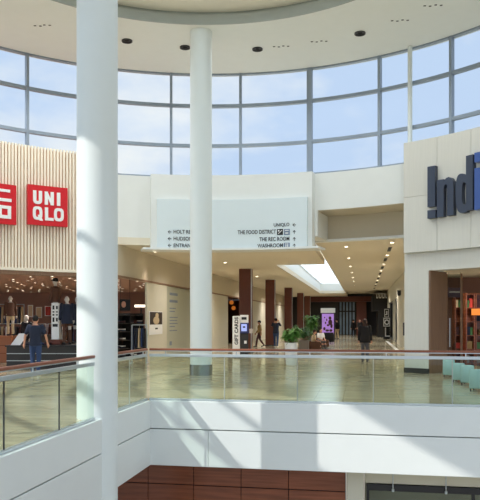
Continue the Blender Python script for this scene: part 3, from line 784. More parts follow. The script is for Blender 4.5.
# !ndi sign
r0 = R2; 
t = thing('shop_sign', 'large dark blue raised letters on the pale stone facade', 'shop sign', rp(R2-.1, ring(450, R2)[0], rz(440, 219, R2)))
def PHL(x): return ring(420+x/5.88, R2-.1)[0]
def ZL(x, y): return rz(420+x/5.88, 140+y/5.88, R2-.1)
def L_strip(mb, A, B, mi=0):
    for i in range(len(A)-1):
        mb.cprism([(PHL(x), ZL(x, y)) for x, y in (A[i], A[i+1], B[i+1], B[i])], R2-.17, R2-.002, mi)
def L_box(mb, x0, x1, yl0, yr0, yl1, yr1): mb.cprism([(PHL(x), ZL(x, y)) for x, y in ((x0, yl0), (x1, yr0), (x1, yr1), (x0, yl1))], R2-.17, R2-.002)
b = MB(); L_box(b, 50, 95, 160, 152, 397, 390); L_box(b, 50, 97, 416, 411, 464, 458); b.build('letter', M['navy'], t)
b = MB(); L_box(b, 106, 146, 238, 232, 456, 450)
A = [(146, 262), (150, 240), (160, 226), (175, 219), (190, 224), (200, 240), (204, 268), (204, 442)]; B = [(146, 282), (152, 268), (156, 262), (160, 260), (163, 262), (165, 268), (165, 282), (165, 447)]
L_strip(b, A, B); b.build('letter', M['navy'], t)
b = MB(); L_box(b, 278, 318, 96, 86, 418, 410)
ov = lambda cx, cy, ax, ay: [(cx+ax*math.copysign(abs(math.cos(a))**.7, math.cos(a)), cy-ay*math.copysign(abs(math.sin(a))**.7, math.sin(a))) for a in [PI/2+PI*i/16 for i in range(17)]]
A = [(282, 204)]+[(x, y) for x, y in ov(256, 315, 40, 116)]+[(282, 424)]; B = [(282, 262)]+ov(268, 315, 14, 66)+[(282, 372)]
L_strip(b, A, B); b.build('letter', M['navy'], t)
b = MB(); L_box(b, 328, 372, 78, 68, 134, 124); L_box(b, 328, 372, 168, 160, 414, 404); b.build('letter', M['bluelit'], t)

# shop interior right
sroom = ring(470, 12.0)
b = MB(); pts = [rp(R3+.42, h1+(qend-h1)*i/16, 0)[:2] for i in range(17)]
b.loft_rings([[(x, y, z) for x, y in [(2.82, 28), (2.82, pts[0][1]+.6)]+pts+[(16, pts[-1][1]), (16, 28)]] for z in (zH+.1, zH+.2)]); struct('ceiling', b, M['ceil_warm'])
b = MB(); b.bx(2.82, 16, 27.6, 27.8, .001, zH+.1); struct('wall_shop', b, M['storewarm'])
def in_shop(px, d): return P(px, d)
t = thing('glass_door', 'tall glass entrance panel with slim metal frame in the right shop', 'door', P(452, 22.8))
pa_, pb_ = P(446.5, 22.9), P(461.5, 22.6)
b = MB(); ang = math.atan2(pb_[1]-pa_[1], pb_[0]-pa_[0]); 
for q in (pa_, pb_): b.box((q[0], q[1], zH/2), (.06, .06, zH-.02), ang)
b.build('frame', M['woodgrey'], t)
b = MB(); m_ = ((pa_[0]+pb_[0])/2, (pa_[1]+pb_[1])/2); b.box((m_[0], m_[1], zH/2), (math.hypot(pb_[0]-pa_[0], pb_[1]-pa_[1])-.07, .015, zH-.05), ang); b.build('pane', M['shopglass'], t)
b = MB(); q = P(449.8, 22.5); b.tube([(q[0], q[1], .8), (q[0], q[1], 1.75)], .015); b.build('handle', M['alu'], t)
q = P(454.5, 23.6, 0)
t = thing('hanging_banner', 'dusky purple banner hanging inside the right shop entrance', 'banner', (q[0], q[1], zat(297.5, 23.6)), TH)
b = MB(); b.box((q[0], q[1], zat(292.5, 23.6)), (.45, .02, .34), TH); b.build('cloth', M['banner'], t)
b = MB()
for s in (-.2, .2): b.box((q[0]+s*CT, q[1]+s*ST, (zat(287.5, 23.6)+zH+.1)/2), (.008, .008, zH+.1-zat(287.5, 23.6)), TH)
b.build('cord', M['dark'], t)
b = MB(); b.box((q[0]-.012*ST*-1, q[1]-.014, zat(292, 23.6)), (.36, .004, .05), TH); b.build('printing', M['manq'], t)
# shelving with books
bookc = [M['tmaroon'], M['poster_red'], M['poster_cream'], M['tnavy'], M['orange'] if False else M['ttan'], M['leafd'], M['signwhite'], M['potg']]
nb = 0
def bookcase(px0, px1, d, label, grp):
    global nb
    a, c = P(px0, d), P(px1, d); L = math.hypot(c[0]-a[0], c[1]-a[1]); ang = TH
    t = thing('bookcase', label, 'bookcase', ((a[0]+c[0])/2, (a[1]+c[1])/2, 0), ang)
    H = zat(293, d)
    b = MB()
    for s in (-1, 1): b.box((s*(L/2-.02), 0, H/2), (.04, .34, H-.004))
    b.box((0, .16, H/2), (L-.08, .02, H-.02)); b.build('frame', M['wood'], t, local=True)
    n = 6
    for k in range(n):
        b = MB(); b.box((0, 0, .1+k*(H-.15)/(n-1)), (L-.08, .32, .03)); b.build('shelf', M['wood'], t, local=True)
    cx, cy = t.location.x, t.location.y
    for k in range(n-1):
        x = -L/2+.06; z0 = .1+k*(H-.15)/(n-1)+.0155
        while x < L/2-.12:
            w = random.choice((.09, .12, .15, .2)); h = random.uniform(.2, .34)
            if x+w > L/2-.05: break
            if random.random() < .85:
                b = MB(); b.box((0, 0, h/2), (w-.01, .2, h), 0, 0, .004)
                o = b.build('book', random.choice(bookc), None, local=True)
                o.location = (cx+(x+w/2)*math.cos(ang), cy+(x+w/2)*math.sin(ang), z0); o.rotation_euler = (0, 0, ang)
                tag(o, 'book or boxed item standing on the shelves of the %s' % grp, 'book', 'books on the %s' % grp)
            x += w
    return t
bookcase(453.5, 463.5, 25.6, 'dark wood bookcase seen through the glass entrance panel of the right shop', 'bookcase behind the glass entrance panel')
bookcase(464.5, 473.5, 25.2, 'dark wood bookcase just inside the right shop, beside the door frame', 'left bookcase in the right shop')
bookcase(474, 492, 25.2, 'dark wood bookcase at the right picture edge under the orange sign', 'right bookcase in the right shop')
a = P(479, 24.9, zat(317, 24.9)); b = MB(); b.box((a[0], a[1], zat(312, 24.9)), (.55, .03, .24), TH, 0, .01)
tag(b.build('lit_sign', M['orange']), 'glowing orange sign on the bookcase at the right picture edge', 'sign')

# teal seats along the right
seat = None
for i, (px, py, lb) in enumerate(((450, 377, 'farthest pale teal seat, next to the dark reveal of the right shop'), (459.5, 382, 'second pale teal seat counted from the stone pier'), (468.5, 385, 'third pale teal seat counted from the stone pier'), (478, 391, 'nearest pale teal seat, cut by the right picture edge'))):
    p = floor_pt(px, py)
    if seat is None:
        seat = thing('lounge_seat', lb, 'seat', p, TH-.5, 'pale teal seats in front of the right shop')
        b = MB(); b.box((0, -.18, .30), (.34, .07, .46), 0, 0, .03); b.build('backrest', M['teal'], seat, 50, local=True)
        b = MB(); b.box((0, .08, .27), (.36, .42, .12), 0, 0, .03); b.build('cushion', M['teal'], seat, 50, local=True)
        for s in (-1, 1):
            for y in (-.15, .25):
                b = MB(); b.cyl((s*.14, y, 0), .016, .23, 10); b.build('leg', M['dark'], seat, True, local=True)
    else: dup(seat, p, None, lb)

# ================================================================== PLANTERS
def planter(label, px, py, top_py, w, prof, pm, leafm, hw, seed, leaf=.28, n=260, square=False):
    random.seed(seed)
    p = floor_pt(px, py); d = F*EYE/(py-HZ)
    t = thing('potted_plant', label, 'potted plant', p)
    Hp = prof[-1][1]
    b = MB()
    if square:
        r0, r1 = prof[0][0], prof[-1][0]
        b.loft_rings([[(p[0]+s*r, p[1]+u*r, z) for s, u in ((-1,-1),(1,-1),(1,1),(-1,1))] for r, z in prof]+[[(p[0]+s*r1*.9, p[1]+u*r1*.9, z) for s, u in ((-1,-1),(1,-1),(1,1),(-1,1))] for z in (Hp, Hp-.06)])
    else:
        b.lathe((p[0], p[1], 0), prof+[(prof[-1][0]*.9, Hp), (prof[-1][0]*.88, Hp-.06)], 36)
    b.build('pot', pm, t, not square)
    b = MB(); b.cyl((p[0], p[1], Hp-.1), prof[-1][0]*.86, .05, 20); b.build('soil', M['soil'], t)
    ztop = zat(top_py, d)
    st = MB(); lf = MB()
    for k in range(9):
        a = 2*PI*k/9+random.uniform(-.3, .3); rr = random.uniform(.2, 1)*hw*.75
        top = Vector((p[0]+rr*math.cos(a), p[1]+rr*math.sin(a), Hp+(ztop-Hp)*random.uniform(.55, .95)))
        b0 = Vector((p[0]+.06*math.cos(a), p[1]+.06*math.sin(a), Hp-.08))
        st.tube([b0, (b0+top)/2+Vector((0, 0, .08)), top], [.015, .012, .006], 6)
        for j in range(n//9):
            f = random.uniform(.3, 1); q = b0.lerp(top, f)+Vector((0, 0, .08*(1-abs(2*f-1))))
            az = random.uniform(0, 2*PI); el = random.uniform(-.2, .9); L = leaf*random.uniform(.7, 1.2); wd = L*.16
            dv = Vector((math.cos(az)*math.cos(el), math.sin(az)*math.cos(el), math.sin(el))); sd = Vector((-math.sin(az), math.cos(az), 0))
            m1 = q+dv*L*.5+Vector((0, 0, -.02)); e = q+dv*L+Vector((0, 0, -.12*L/.28))
            nrm = dv.cross(sd)*.004
            lf.add([q, m1+sd*wd, m1+nrm*4, m1-sd*wd, e], [(0, 2, 1), (0, 3, 2), (1, 2, 4), (2, 3, 4)])
    st.build('stem', M['stem'], t, True); lf.build('foliage', leafm, t)
    return t
planter('leafy plant in a tall white tapered pot standing on the far floor', 291.2, 365.2, 327, .5, [(.19, 0), (.20, .02), (.25, .84)], M['potw'], M['leaf'], .44, 3, .36, 300)
planter('tall bushy plant in a square grey planter behind the white pot', 310.5, 347, 313, .6, [(.28, 0), (.3, .6)], M['potg'], M['leaf'], .52, 5, .42, 420, True)
planter('low dark green plant in grey box between the white pot and the tall bush', 304.2, 353.2, 327.5, .6, [(.22, 0), (.245, .66)], M['potg'], M['leafd'], .45, 8, .3, 260, True)

# ================================================================== PEOPLE
def remesh(mb, vox=.016, it=2):
    me = bpy.data.meshes.new('tmp'); me.from_pydata(mb.v, [], mb.f)
    import bmesh
    bm = bmesh.new(); bm.from_mesh(me); bmesh.ops.recalc_face_normals(bm, faces=bm.faces[:]); bm.to_mesh(me); bm.free()
    o = bpy.data.objects.new('tmp', me); COL.objects.link(o)
    m = o.modifiers.new('r', 'REMESH'); m.mode = 'VOXEL'; m.voxel_size = vox
    s_ = o.modifiers.new('s', 'SMOOTH'); s_.iterations = it; s_.factor = .5
    dg = bpy.context.evaluated_depsgraph_get(); dg.update()
    m2 = bpy.data.meshes.new_from_object(o.evaluated_get(dg))
    r = MB(); r.add([tuple(v.co) for v in m2.vertices], [tuple(p.vertices) for p in m2.polygons])
    bpy.data.objects.remove(o); bpy.data.meshes.remove(me); bpy.data.meshes.remove(m2)
    return r
def torso(mb, secs, g=0):  # (x,y,z,rx,ry)
    n = 20
    mb.loft_rings([[(x+(rx+g)*math.cos(2*PI*i/n), y+(ry+g)*math.sin(2*PI*i/n), z) for i in range(n)] for x, y, z, rx, ry in secs])
def hand(mb, w, dirv, side, k):
    dirv = Vector(dirv).normalized(); w = Vector(w)
    across = dirv.cross(Vector((side, 0, 0)));
    if across.length < .1: across = dirv.cross(Vector((0, 1, 0)))
    across.normalize()
    pm = w+dirv*.05*k
    mb.limb([w, pm, w+dirv*.085*k], [.026*k, .036*k, .036*k], 10)
    curl = Vector((-side*.02, 0, 0))*k
    for i, ln in enumerate((.068, .078, .072, .055)):
        o = w+dirv*.085*k+across*(i-1.5)*.019*k
        mb.limb([o, o+dirv*ln*.5*k, o+dirv*ln*.92*k+curl], [.0095*k, .009*k, .008*k], 8)
    o = w+dirv*.03*k+across*-.03*k
    mb.limb([o, o+dirv*.03*k-across*.022*k, o+dirv*.06*k-across*.026*k], [.012*k, .011*k, .009*k], 8)
def person(label, loc, rot, H=1.75, skin='skin', top='tnavy', bot='jeans', hair='hair', shoe='dark', J=None, hairstyle='short', sleeves='short', coat=None, name='person', cat='person', cap=None, headmat=None, phone=False, group=None):
    k = H/1.75; J = J or {}
    base = dict(hipL=(-.09, 0, .93), kneeL=(-.10, .02, .50), ankL=(-.105, -.01, .085), hipR=(.09, 0, .93), kneeR=(.10, .02, .50), ankR=(.105, -.01, .085),
                shL=(-.185, 0, 1.43), elL=(-.235, -.02, 1.14), wrL=(-.25, .05, .89), shR=(.185, 0, 1.43), elR=(.235, -.02, 1.14), wrR=(.25, .05, .89),
                footL=(-.12, .15, .03), footR=(.12, .15, .03), lean=0.0, drop=0.0)
    base.update(J)
    V = {a: Vector(b)*k if isinstance(b, tuple) else b for a, b in base.items()}
    dz = base['drop']*k
    root = thing(name, label, cat, loc, rot, group)
    def up(p): return (p[0], p[1]+base['lean']*max(0, p[2]/k-.95)*k, p[2]-dz)
    secs = [(0, 0, .84*k, .10*k, .08*k), (0, 0, .90*k, .165*k, .115*k), (0, -.005, 1.0*k, .155*k, .11*k), (0, 0, 1.12*k, .14*k, .10*k), (0, .005, 1.28*k, .165*k, .115*k), (0, 0, 1.40*k, .165*k, .10*k), (0, -.01, 1.46*k, .10*k, .075*k), (0, -.01, 1.49*k, .055*k, .055*k)]
    secs = [(*up((s[0], s[1], s[2])), s[3], s[4]) for s in secs]
    U = lambda p: Vector(up(p))
    hipL, hipR = V['hipL']-Vector((0, 0, dz)), V['hipR']-Vector((0, 0, dz))
    shL, elL, wrL, shR, elR, wrR = [U(V[a]) for a in ('shL', 'elL', 'wrL', 'shR', 'elR', 'wrR')]
    hc = U((0, .015*k, 1.625*k))
    # body: one continuous surface
    b = MB(); torso(b, secs)
    b.limb([U((0, -.01*k, 1.42*k)), U((0, 0, 1.53*k))], [.06*k, .055*k])
    b.ell(tuple(hc), (.078*k, .098*k, .118*k), 20, 14)
    b.ell(tuple(hc+Vector((0, .045, -.07))*k), (.05*k, .05*k, .045*k))
    b.limb([hc+Vector((0, .09, .01))*k, hc+Vector((0, .112, -.025))*k], [.01*k, .016*k], 8)
    for s in (-1, 1):
        b.ell(tuple(hc+Vector((s*.08, -.005, -.01))*k), (.014*k, .026*k, .034*k), 10, 8)
        b.ell(tuple(hc+Vector((s*.032, .085, .012))*k), (.016*k, .014*k, .01*k), 8, 6)
    b.ell(tuple(hc+Vector((0, .092, -.06))*k), (.026*k, .012*k, .009*k), 10, 6)
    for h, kn, an in ((hipL, V['kneeL'], V['ankL']), (hipR, V['kneeR'], V['ankR'])):
        b.limb([h, h.lerp(kn, .5), kn, kn.lerp(an, .35), an], [.09*k, .075*k, .056*k, .056*k, .038*k])
    for sh, el, wr in ((shL, elL, wrL), (shR, elR, wrR)):
        b.limb([sh, el, el.lerp(wr, .3), wr], [.052*k, .04*k, .04*k, .027*k])
    r = remesh(b, .015*k)
    for s, el, wr in ((-1, elL, wrL), (1, elR, wrR)): hand(r, wr, wr-el, s, k)
    if coat or sleeves == 'none': pass
    r.build('body', headmat or M[skin], root, 180, local=True)
    # trousers
    b = MB(); torso(b, secs[:4], .012*k)
    for h, kn, an in ((hipL, V['kneeL'], V['ankL']), (hipR, V['kneeR'], V['ankR'])):
        b.limb([h, h.lerp(kn, .5), kn, kn.lerp(an, .5), an+Vector((0, 0, .015))], [.102*k, .088*k, .07*k, .066*k, .056*k])
    remesh(b, .018*k).build('trousers', M[bot], root, 180, local=True)
    # top
    b = MB()
    low = [(*up((0, 0, .86*k)), .17*k, .125*k)] if not coat else [(*up((0, 0, coat*k)), .20*k, .15*k), (*up((0, 0, .9*k)), .175*k, .13*k)]
    torso(b, low+secs[2:7], .022*k)
    fr = .62 if sleeves == 'short' else 1.0
    for sh, el, wr in ((shL, elL, wrL), (shR, elR, wrR)):
        if sleeves == 'short': b.limb([sh, sh.lerp(el, .72)], [.068*k, .062*k])
        else: b.limb([sh, el, wr.lerp(el, .08)], [.07*k, .06*k, .048*k])
    remesh(b, .018*k).build('coat' if coat else 'top', M[top], root, 180, local=True)
    for s, an, ft in ((-1, V['ankL'], V['footL']), (1, V['ankR'], V['footR'])):
        b = MB(); ax = an+Vector((0, -.03*k, -.035*k)); b.limb([Vector((ax.x, ax.y, max(ax.z, .04*k+ft.z-.03*k))), Vector((ft.x, ft.y, ft.z+.015*k))], [.044*k, .042*k], 12)
        b.build('shoe', M[shoe], root, True, local=True)
    if hairstyle in ('short', 'long'):
        b = MB(); b.ell(tuple(hc+Vector((0, -.02, .03))*k), (.088*k, .1*k, .108*k), 20, 14)
        if hairstyle == 'long':
            torso(b, [(hc.x, hc.y-.055*k, hc.z-.32*k, .10*k, .03*k), (hc.x, hc.y-.06*k, hc.z-.2*k, .105*k, .045*k), (hc.x, hc.y-.045*k, hc.z-.05*k, .095*k, .06*k), (hc.x, hc.y-.02*k, hc.z+.05*k, .08*k, .07*k)])
        remesh(b, .014*k).build('hair', M[hair], root, 180, local=True)
    if cap:
        b = MB(); b.ell(tuple(hc+Vector((0, -.005, .05))*k), (.09*k, .108*k, .085*k), 20, 14); b.box(tuple(hc+Vector((0, .13, .045))*k), (.13*k, .1*k, .015*k), 0, 0, .006)
        b.build('cap', M[cap], root, True, local=True)
    if phone:
        b = MB(); q = wrR+(wrR-elR).normalized()*.1*k; b.box(tuple(q+Vector((.0, .03, .02))), (.02, .075, .15), 0, 0, .008)
        o = b.build('phone', M['black'], root, local=True)
    return root

WALK = dict(kneeL=(-.10, .16, .52), ankL=(-.10, .22, .10), footL=(-.11, .37, .05), kneeR=(.10, -.04, .50), ankR=(.10, -.28, .16), footR=(.11, -.16, .045), elL=(-.23, -.10, 1.15), wrL=(-.24, -.08, .90), elR=(.23, .06, 1.15), wrR=(.24, .20, .94))
STEP = dict(kneeL=(-.10, .07, .50), ankL=(-.10, .08, .085), footL=(-.11, .23, .03), kneeR=(.10, -.01, .50), ankR=(.10, -.1, .10), footR=(.11, .04, .035))
p = floor_pt(35.5, 374.5)
person('person in navy t-shirt and blue jeans seen from behind in front of the slatted shop', p, .25, 1.83, 'skin', 'tnavy', 'jeans', 'hair', 'shoew', dict(STEP, elL=(-.30, .0, 1.15), wrL=(-.34, .06, .92), elR=(.30, .0, 1.15), wrR=(.34, .06, .93)))
p = floor_pt(365, 362.5)
person('person with long dark hair in black coat walking away down the corridor', p, -.1, 1.74, 'skin', 'tblack', 'tgrey', 'hairb', 'dark', STEP, 'long', 'long', .80)
p = floor_pt(259.5, 347.3)
person('person in a dark cap and tan jacket striding left beside the nearest pillar', p, TH+PI/2, 1.66, 'skind', 'ttan', 'tmaroon', 'hair', 'dark', dict(WALK), 'short', 'long', None, cap='black')
p = floor_pt(276, 347.6)
person('person in navy top and jeans raising one arm, standing at the second pillar', p, TH-.3, 1.8, 'skin', 'tnavy', 'jeans', 'hair', 'shoew', dict(STEP, elR=(.30, .08, 1.28), wrR=(.15, .10, 1.56), elL=(-.27, .06, 1.26), wrL=(-.14, .16, 1.5)), 'short', 'short')
p = P(336.8, 60)
person('distant person in dark top and pale trousers beside the purple kiosk', p, TH+.4, 1.8, 'skin', 'tblack', 'tcream', 'hair', 'dark', STEP, 'short', 'long')
p = P(353.5, 69)
person('distant dark-clad person left of the pair near the corridor end', p, TH+.2, 1.74, 'skin', 'tblack', 'tblack', 'hair', 'dark', STEP, 'short', 'long')
p = P(359.8, 66)
person('distant dark-clad person right of the pair, before the end pier', p, TH+2.9, 1.76, 'skin', 'tblack', 'tgrey', 'hair', 'dark', WALK, 'short', 'long')
SIT = dict(drop=.48, kneeL=(-.10, .42, .47), ankL=(-.1, .40, .09), footL=(-.11, .55, .03), kneeR=(.10, .42, .47), ankR=(.1, .38, .09), footR=(.11, .53, .03), hipL=(-.09, .0, .96), hipR=(.09, .0, .96),
           elL=(-.24, .08, 1.16), wrL=(-.14, .30, 1.08), elR=(.24, .08, 1.16), wrR=(.14, .30, 1.08), lean=.12)
def armchair(label, p, rot, m):
    t = thing('armchair', label, 'armchair', p, rot)
    b = MB(); b.box((0, .05, .25), (.6, .6, .22), 0, 0, .04); b.build('cushion', m, t, 50, local=True)
    b = MB(); b.box((0, -.29, .50), (.74, .14, .64), 0, 0, .05); b.build('backrest', m, t, 50, local=True)
    for s in (-1, 1):
        b = MB(); b.box((s*.36, .06, .36), (.11, .58, .40), 0, 0, .04); b.build('armrest', m, t, 50, local=True)
        for y in (-.25, .28):
            b = MB(); b.cyl((s*.3, y, 0), .02, .16, 10); b.build('leg', M['dark'], t, True, local=True)
    return t
pa = P(320, 39)
armchair('dark brown armchair holding the seated person in white, right of the tall bush', pa, TH+PI+.5, M['tbrown'])
person('seated person in white top with dark hair in the brown armchair', (pa[0], pa[1], 0), TH+PI+.5, 1.66, 'skin', 'twhite', 'tgrey', 'hair', 'dark', SIT, 'short', 'short')
pb = P(313, 36)
armchair('dark brown armchair partly hidden by the tall bush', pb, TH-PI/2, M['tbrown'])
person('seated person in pale top leaning beside the tall bush', (pb[0], pb[1], 0), TH-PI/2, 1.6, 'skin', 'tcream', 'tbrown', 'hairb', 'dark', SIT, 'short', 'short')
pc_ = P(327.5, 48)
armchair('empty charcoal armchair in front of the purple kiosk', pc_, TH+.1, M['tblack'])

# ================================================================== SHOP CONTENTS (left shop)
def table(label, px0, px1, d, z, m, depth=.9, legs=False):
    a, c = P(px0, d), P(px1, d); L = math.hypot(c[0]-a[0], c[1]-a[1])
    t = thing('display_table', label, 'display table', ((a[0]+c[0])/2, (a[1]+c[1])/2, 0), TH)
    b = MB(); b.box((0, 0, z-.03), (L, depth, .06), 0, 0, .008); b.build('tabletop', m, t, local=True)
    b = MB(); b.box((0, 0, (z-.06)/2+.001), (L-.08, depth-.08, z-.062), 0, 0, .008); b.build('body', M['charcoal'] if m is not M['timber'] else M['timber'], t, local=True)
    b = MB()
    for f in (.35, .65): b.box((0, -depth/2+.035, z*f), (L-.1, .02, .025))
    b.build('shelf_edge', M['alu'] if m is not M['timber'] else M['wood'], t, local=True)
    return t, L
t1, L1 = table('long dark display plinth across the shop opening behind the person in navy', 14, 90, 24.35, .82, M['dark'], 1.9)
t2, L2 = table('warm timber display plinth at the left picture edge', -30, 17, 27.5, 1.05, M['timber'], 1.2)
t3, L3 = table('dark display table deeper in the shop below the red poster', 24, 49, 29.5, 1.05, M['dark'], 1.0)
fold = [M['tnavy'], M['tgrey'], M['tblack'], M['tmaroon'], M['jeans'], M['twhite']]
def stack(cx, cy, z, rot, n, lab, grp):
    for i in range(n):
        b = MB(); b.box((0, 0, .02), (.28, .34, .038), 0, 0, .012)
        o = b.build('folded_garment', random.choice(fold), None, 50, local=True)
        o.location = (cx, cy, z+i*.0395); o.rotation_euler = (0, 0, rot+random.uniform(-.03, .03)); tag(o, lab, 'folded clothing', grp)
for i in range(7):
    p = P(24+i*2.6, 29.3); stack(p[0], p[1], 1.0505, TH, random.choice((2, 3)), 'folded garment in the low stacks on the dark table deep in the shop', 'folded clothes on the deep dark table')
# low garments on front plinth
for i in range(5):
    p = P(28+i*4.6, 23.75); stack(p[0], p[1], .8205, TH, 2, 'folded garment lying on the long dark front plinth', 'folded clothes on the front plinth')
# tilted white board
p = P(19.5, 23.6, .8205)
t = thing('display_easel', 'tilted white price board leaning on the left end of the front plinth', 'board', p, TH)
b = MB(); b.hexa([(-.28, -.1, 0), (.05, -.1, 0), (.05, -.08, 0), (-.28, -.08, 0)], [(-.05, .1, .4), (.28, .1, .4), (.28, .12, .4), (-.05, .12, .4)]); b.build('board', M['signwhite'], t, local=True)
b = MB(); b.tube([(.1, .1, .3), (.1, .25, .005)], .01, 8); b.build('prop', M['dark'], t, local=True)
# red board riser + white totem
p = P(56.5, 24.15, .8205)
b = MB(); b.box((p[0], p[1], .8205+.09), (.36, .45, .18), TH, 0, .01); tag(b.build('riser', M['plat']), 'red-brown riser box on the front plinth under the white totem', 'riser')
p = P(56.2, 24.15, 1.0015); zt = zat(303, 24.15)
t = thing('display_totem', 'white totem with dark graphics carrying the half mannequin', 'totem', p, TH)
b = MB(); b.box((0, 0, (zt-1.0015)/2), (.27, .27, zt-1.0015), 0, 0, .008); b.build('body', M['signwhite'], t, local=True)
for z0, z1 in ((.62, .78), (.84, .90), (.95, 1.0), (1.06, 1.2)):
    for x, f in ((-.06, 1), (.06, .8)):
        b = MB(); b.box((x, -.138, (z0+z1)/2), (.065, .006, (z1-z0)*f)); b.build('graphic', M['ink'], t, local=True)
b = MB(); b.box((0, -.138, .5), (.18, .006, .1)); b.build('graphic', M['ink'], t, local=True)

def mannequin(label, loc, rot, H, top, bot, coat=None, cap=None, J=None):
    return person(label, loc, rot, H, 'manq', top, bot, 'hair', 'dark', J, 'none', 'long', coat, 'mannequin', 'mannequin', cap)
def bust(label, loc, rot):
    t = thing('mannequin', label, 'mannequin', loc, rot)
    b = MB(); b.cyl((0, 0, 0), .1, .02, 20); torso(b, [(0, 0, .02, .05, .05), (0, 0, .10, .13, .10), (0, 0, .3, .17, .12), (0, 0, .5, .19, .12), (0, 0, .57, .1, .08), (0, 0, .61, .05, .05)])
    b.limb([(0, 0, .55), (0, .0, .66)], [.055, .05]); b.ell((0, .01, .76), (.078, .098, .12))
    remesh(b, .015).build('body', M['manq'], t, 180, local=True)
    b = MB(); torso(b, [(0, 0, .03, .17, .13), (0, 0, .3, .19, .14), (0, 0, .5, .20, .13), (0, 0, .6, .08, .07)])
    for s in (-1, 1): b.limb([(s*.19, 0, .5), (s*.25, -.02, .27), (s*.24, .05, .06)], [.075, .065, .055])
    remesh(b, .016).build('jacket', M['tbrown'], t, 180, local=True)
    b = MB(); b.ell((0, 0, .81), (.09, .108, .09)); b.box((0, .11, .80), (.13, .09, .015), 0, 0, .006); b.build('cap', M['black'], t, True, local=True)
bust('half mannequin in brown jacket and black cap on top of the white totem', P(55.5, 24.15, zt+.001), TH+1.2)
mannequin('mannequin in navy coat and brown trousers right of the white totem', P(67, 24.0, .8205), TH+.5, 1.72, 'tnavy', 'tbrown', .75)
mannequin('mannequin in blue coat half hidden by the big white column', P(77.5, 25.0, .8205), TH+2.8, 1.74, 'tnavy', 'tmaroon', .7)
mannequin('mannequin in brown jacket and cream trousers on the timber plinth', P(10.5, 27.5, 1.0505), TH+.4, 1.62, 'tbrown', 'tcream')
mannequin('mannequin in black jacket beside the one in cream trousers', P(26.5, 27.4, 0.001), TH+2.6, 1.9, 'tblack', 'tgrey', .8)
# posters on the shop's back wall
for px, w, py0, py1, m, lb in ((28, 5, 305, 317, 'poster_cream', 'cream poster on the shop back wall, leftmost of three'), (36, 6, 307, 318, 'poster_cream', 'second cream poster on the shop back wall, in the middle of three'), (45, 6.5, 306, 316, 'poster_red', 'red poster on the shop back wall, rightmost of three')):
    X, d = hitY(px, 37.98); X2_, _ = hitY(px+w, 37.98)
    t = thing('poster', lb, 'poster', ((X+X2_)/2, 37.97, zat(py1, d)))
    b = MB(); b.bx(X, X2_, 37.96, 37.995, zat(py1, d), zat(py0, d)); b.build('board', M['signwhite'], t)
    b = MB(); b.bx(X+.04, X2_-.04, 37.95, 37.96, zat(py1, d)+.04, zat(py0, d)-.04); b.build('picture', M[m], t)
# wall shelves far back (clothing rails)
def wall_rack(px0, px1, d, label, RH=1.5, glen=(.7, .95)):
    a, c = P(px0, d), P(px1, d); L = math.hypot(c[0]-a[0], c[1]-a[1])
    t = thing('clothes_rail', label, 'clothes rail', ((a[0]+c[0])/2, (a[1]+c[1])/2, 0), TH)
    b = MB()
    for s in (-1, 1): b.tube([(s*L/2, 0, 0.02), (s*L/2, 0, RH)], .02); b.box((s*L/2, 0, .015), (.06, .5, .03))
    b.tube([(-L/2, 0, RH), (L/2, 0, RH)], .018); b.build('frame', M['alu'], t, local=True)
    n = int(L/.11)
    for i in range(n):
        x = -L/2+.08+i*(L-.16)/max(1, n-1)
        h = random.uniform(*glen)
        b = MB(); b.hexa([(x-.03, -.24, RH-.1-h), (x+.03, -.24, RH-.1-h), (x+.03, .24, RH-.1-h), (x-.03, .24, RH-.1-h)], [(x-.02, -.17, RH-.14), (x+.02, -.17, RH-.14), (x+.02, .17, RH-.14), (x-.02, .17, RH-.14)])
        b.tube([(x, 0, RH-.14), (x, 0, RH-.019)], .005, 6)
        o = b.build('hanging_garment', random.choice(fold+[M['tbrown'], M['tcream'], M['plat']]), None, local=True)
        o.location = t.location; o.rotation_euler = (0, 0, TH)
        tag(o, 'garment hanging on the %s' % label.split(' standing')[0], 'garment', 'garments on the %s' % label.split(' standing')[0])
wall_rack(-5, 22, 34, 'low clothes rail at left standing deep in the shop')
wall_rack(48, 76, 34, 'low clothes rail at right standing deep in the shop')
wall_rack(-14, 24, 37.4, 'tall clothes rail at left standing against the shop back wall', 2.55, (.9, 1.1))
wall_rack(53, 80, 37.4, 'tall clothes rail at right standing against the shop back wall', 2.55, (.9, 1.1))
wall_rack(24, 46, 33, 'middle clothes rail under the posters standing deep in the shop')
wall_rack(132, 147, 26.6, 'pale metal clothes rail standing just inside the second shop opening')
# shelf unit in second opening
a, c = P(112, 28.5), P(140, 30.5); L = math.hypot(c[0]-a[0], c[1]-a[1]); ang = math.atan2(c[1]-a[1], c[0]-a[0])
ms = ((a[0]+c[0])/2, (a[1]+c[1])/2)
t = thing('shelf_unit', 'dark shelf unit of folded clothes seen between the two white columns', 'shelf unit', (*ms, 0), ang)
b = MB()
for s in (-1, 0, 1): b.box((s*(L/2-.03), 0, 1.0), (.05, .4, 1.98))
b.box((0, .2, 1.0), (L, .03, 1.98)); b.build('frame', M['black'], t, local=True)
for k in range(6):
    b = MB(); b.box((0, 0, .1+k*.36), (L, .4, .03)); b.build('shelf', M['charcoal'], t, local=True)
for k in range(5):
    for i in range(5):
        x = -L/2+.2+i*(L-.4)/4
        if abs(x) < .17: x = .19
        stack(ms[0]+x*math.cos(ang), ms[1]+x*math.sin(ang), .1155+k*.36, ang, 3, 'folded garment in the dark shelf unit between the white columns', 'folded clothes in the dark shelf unit')
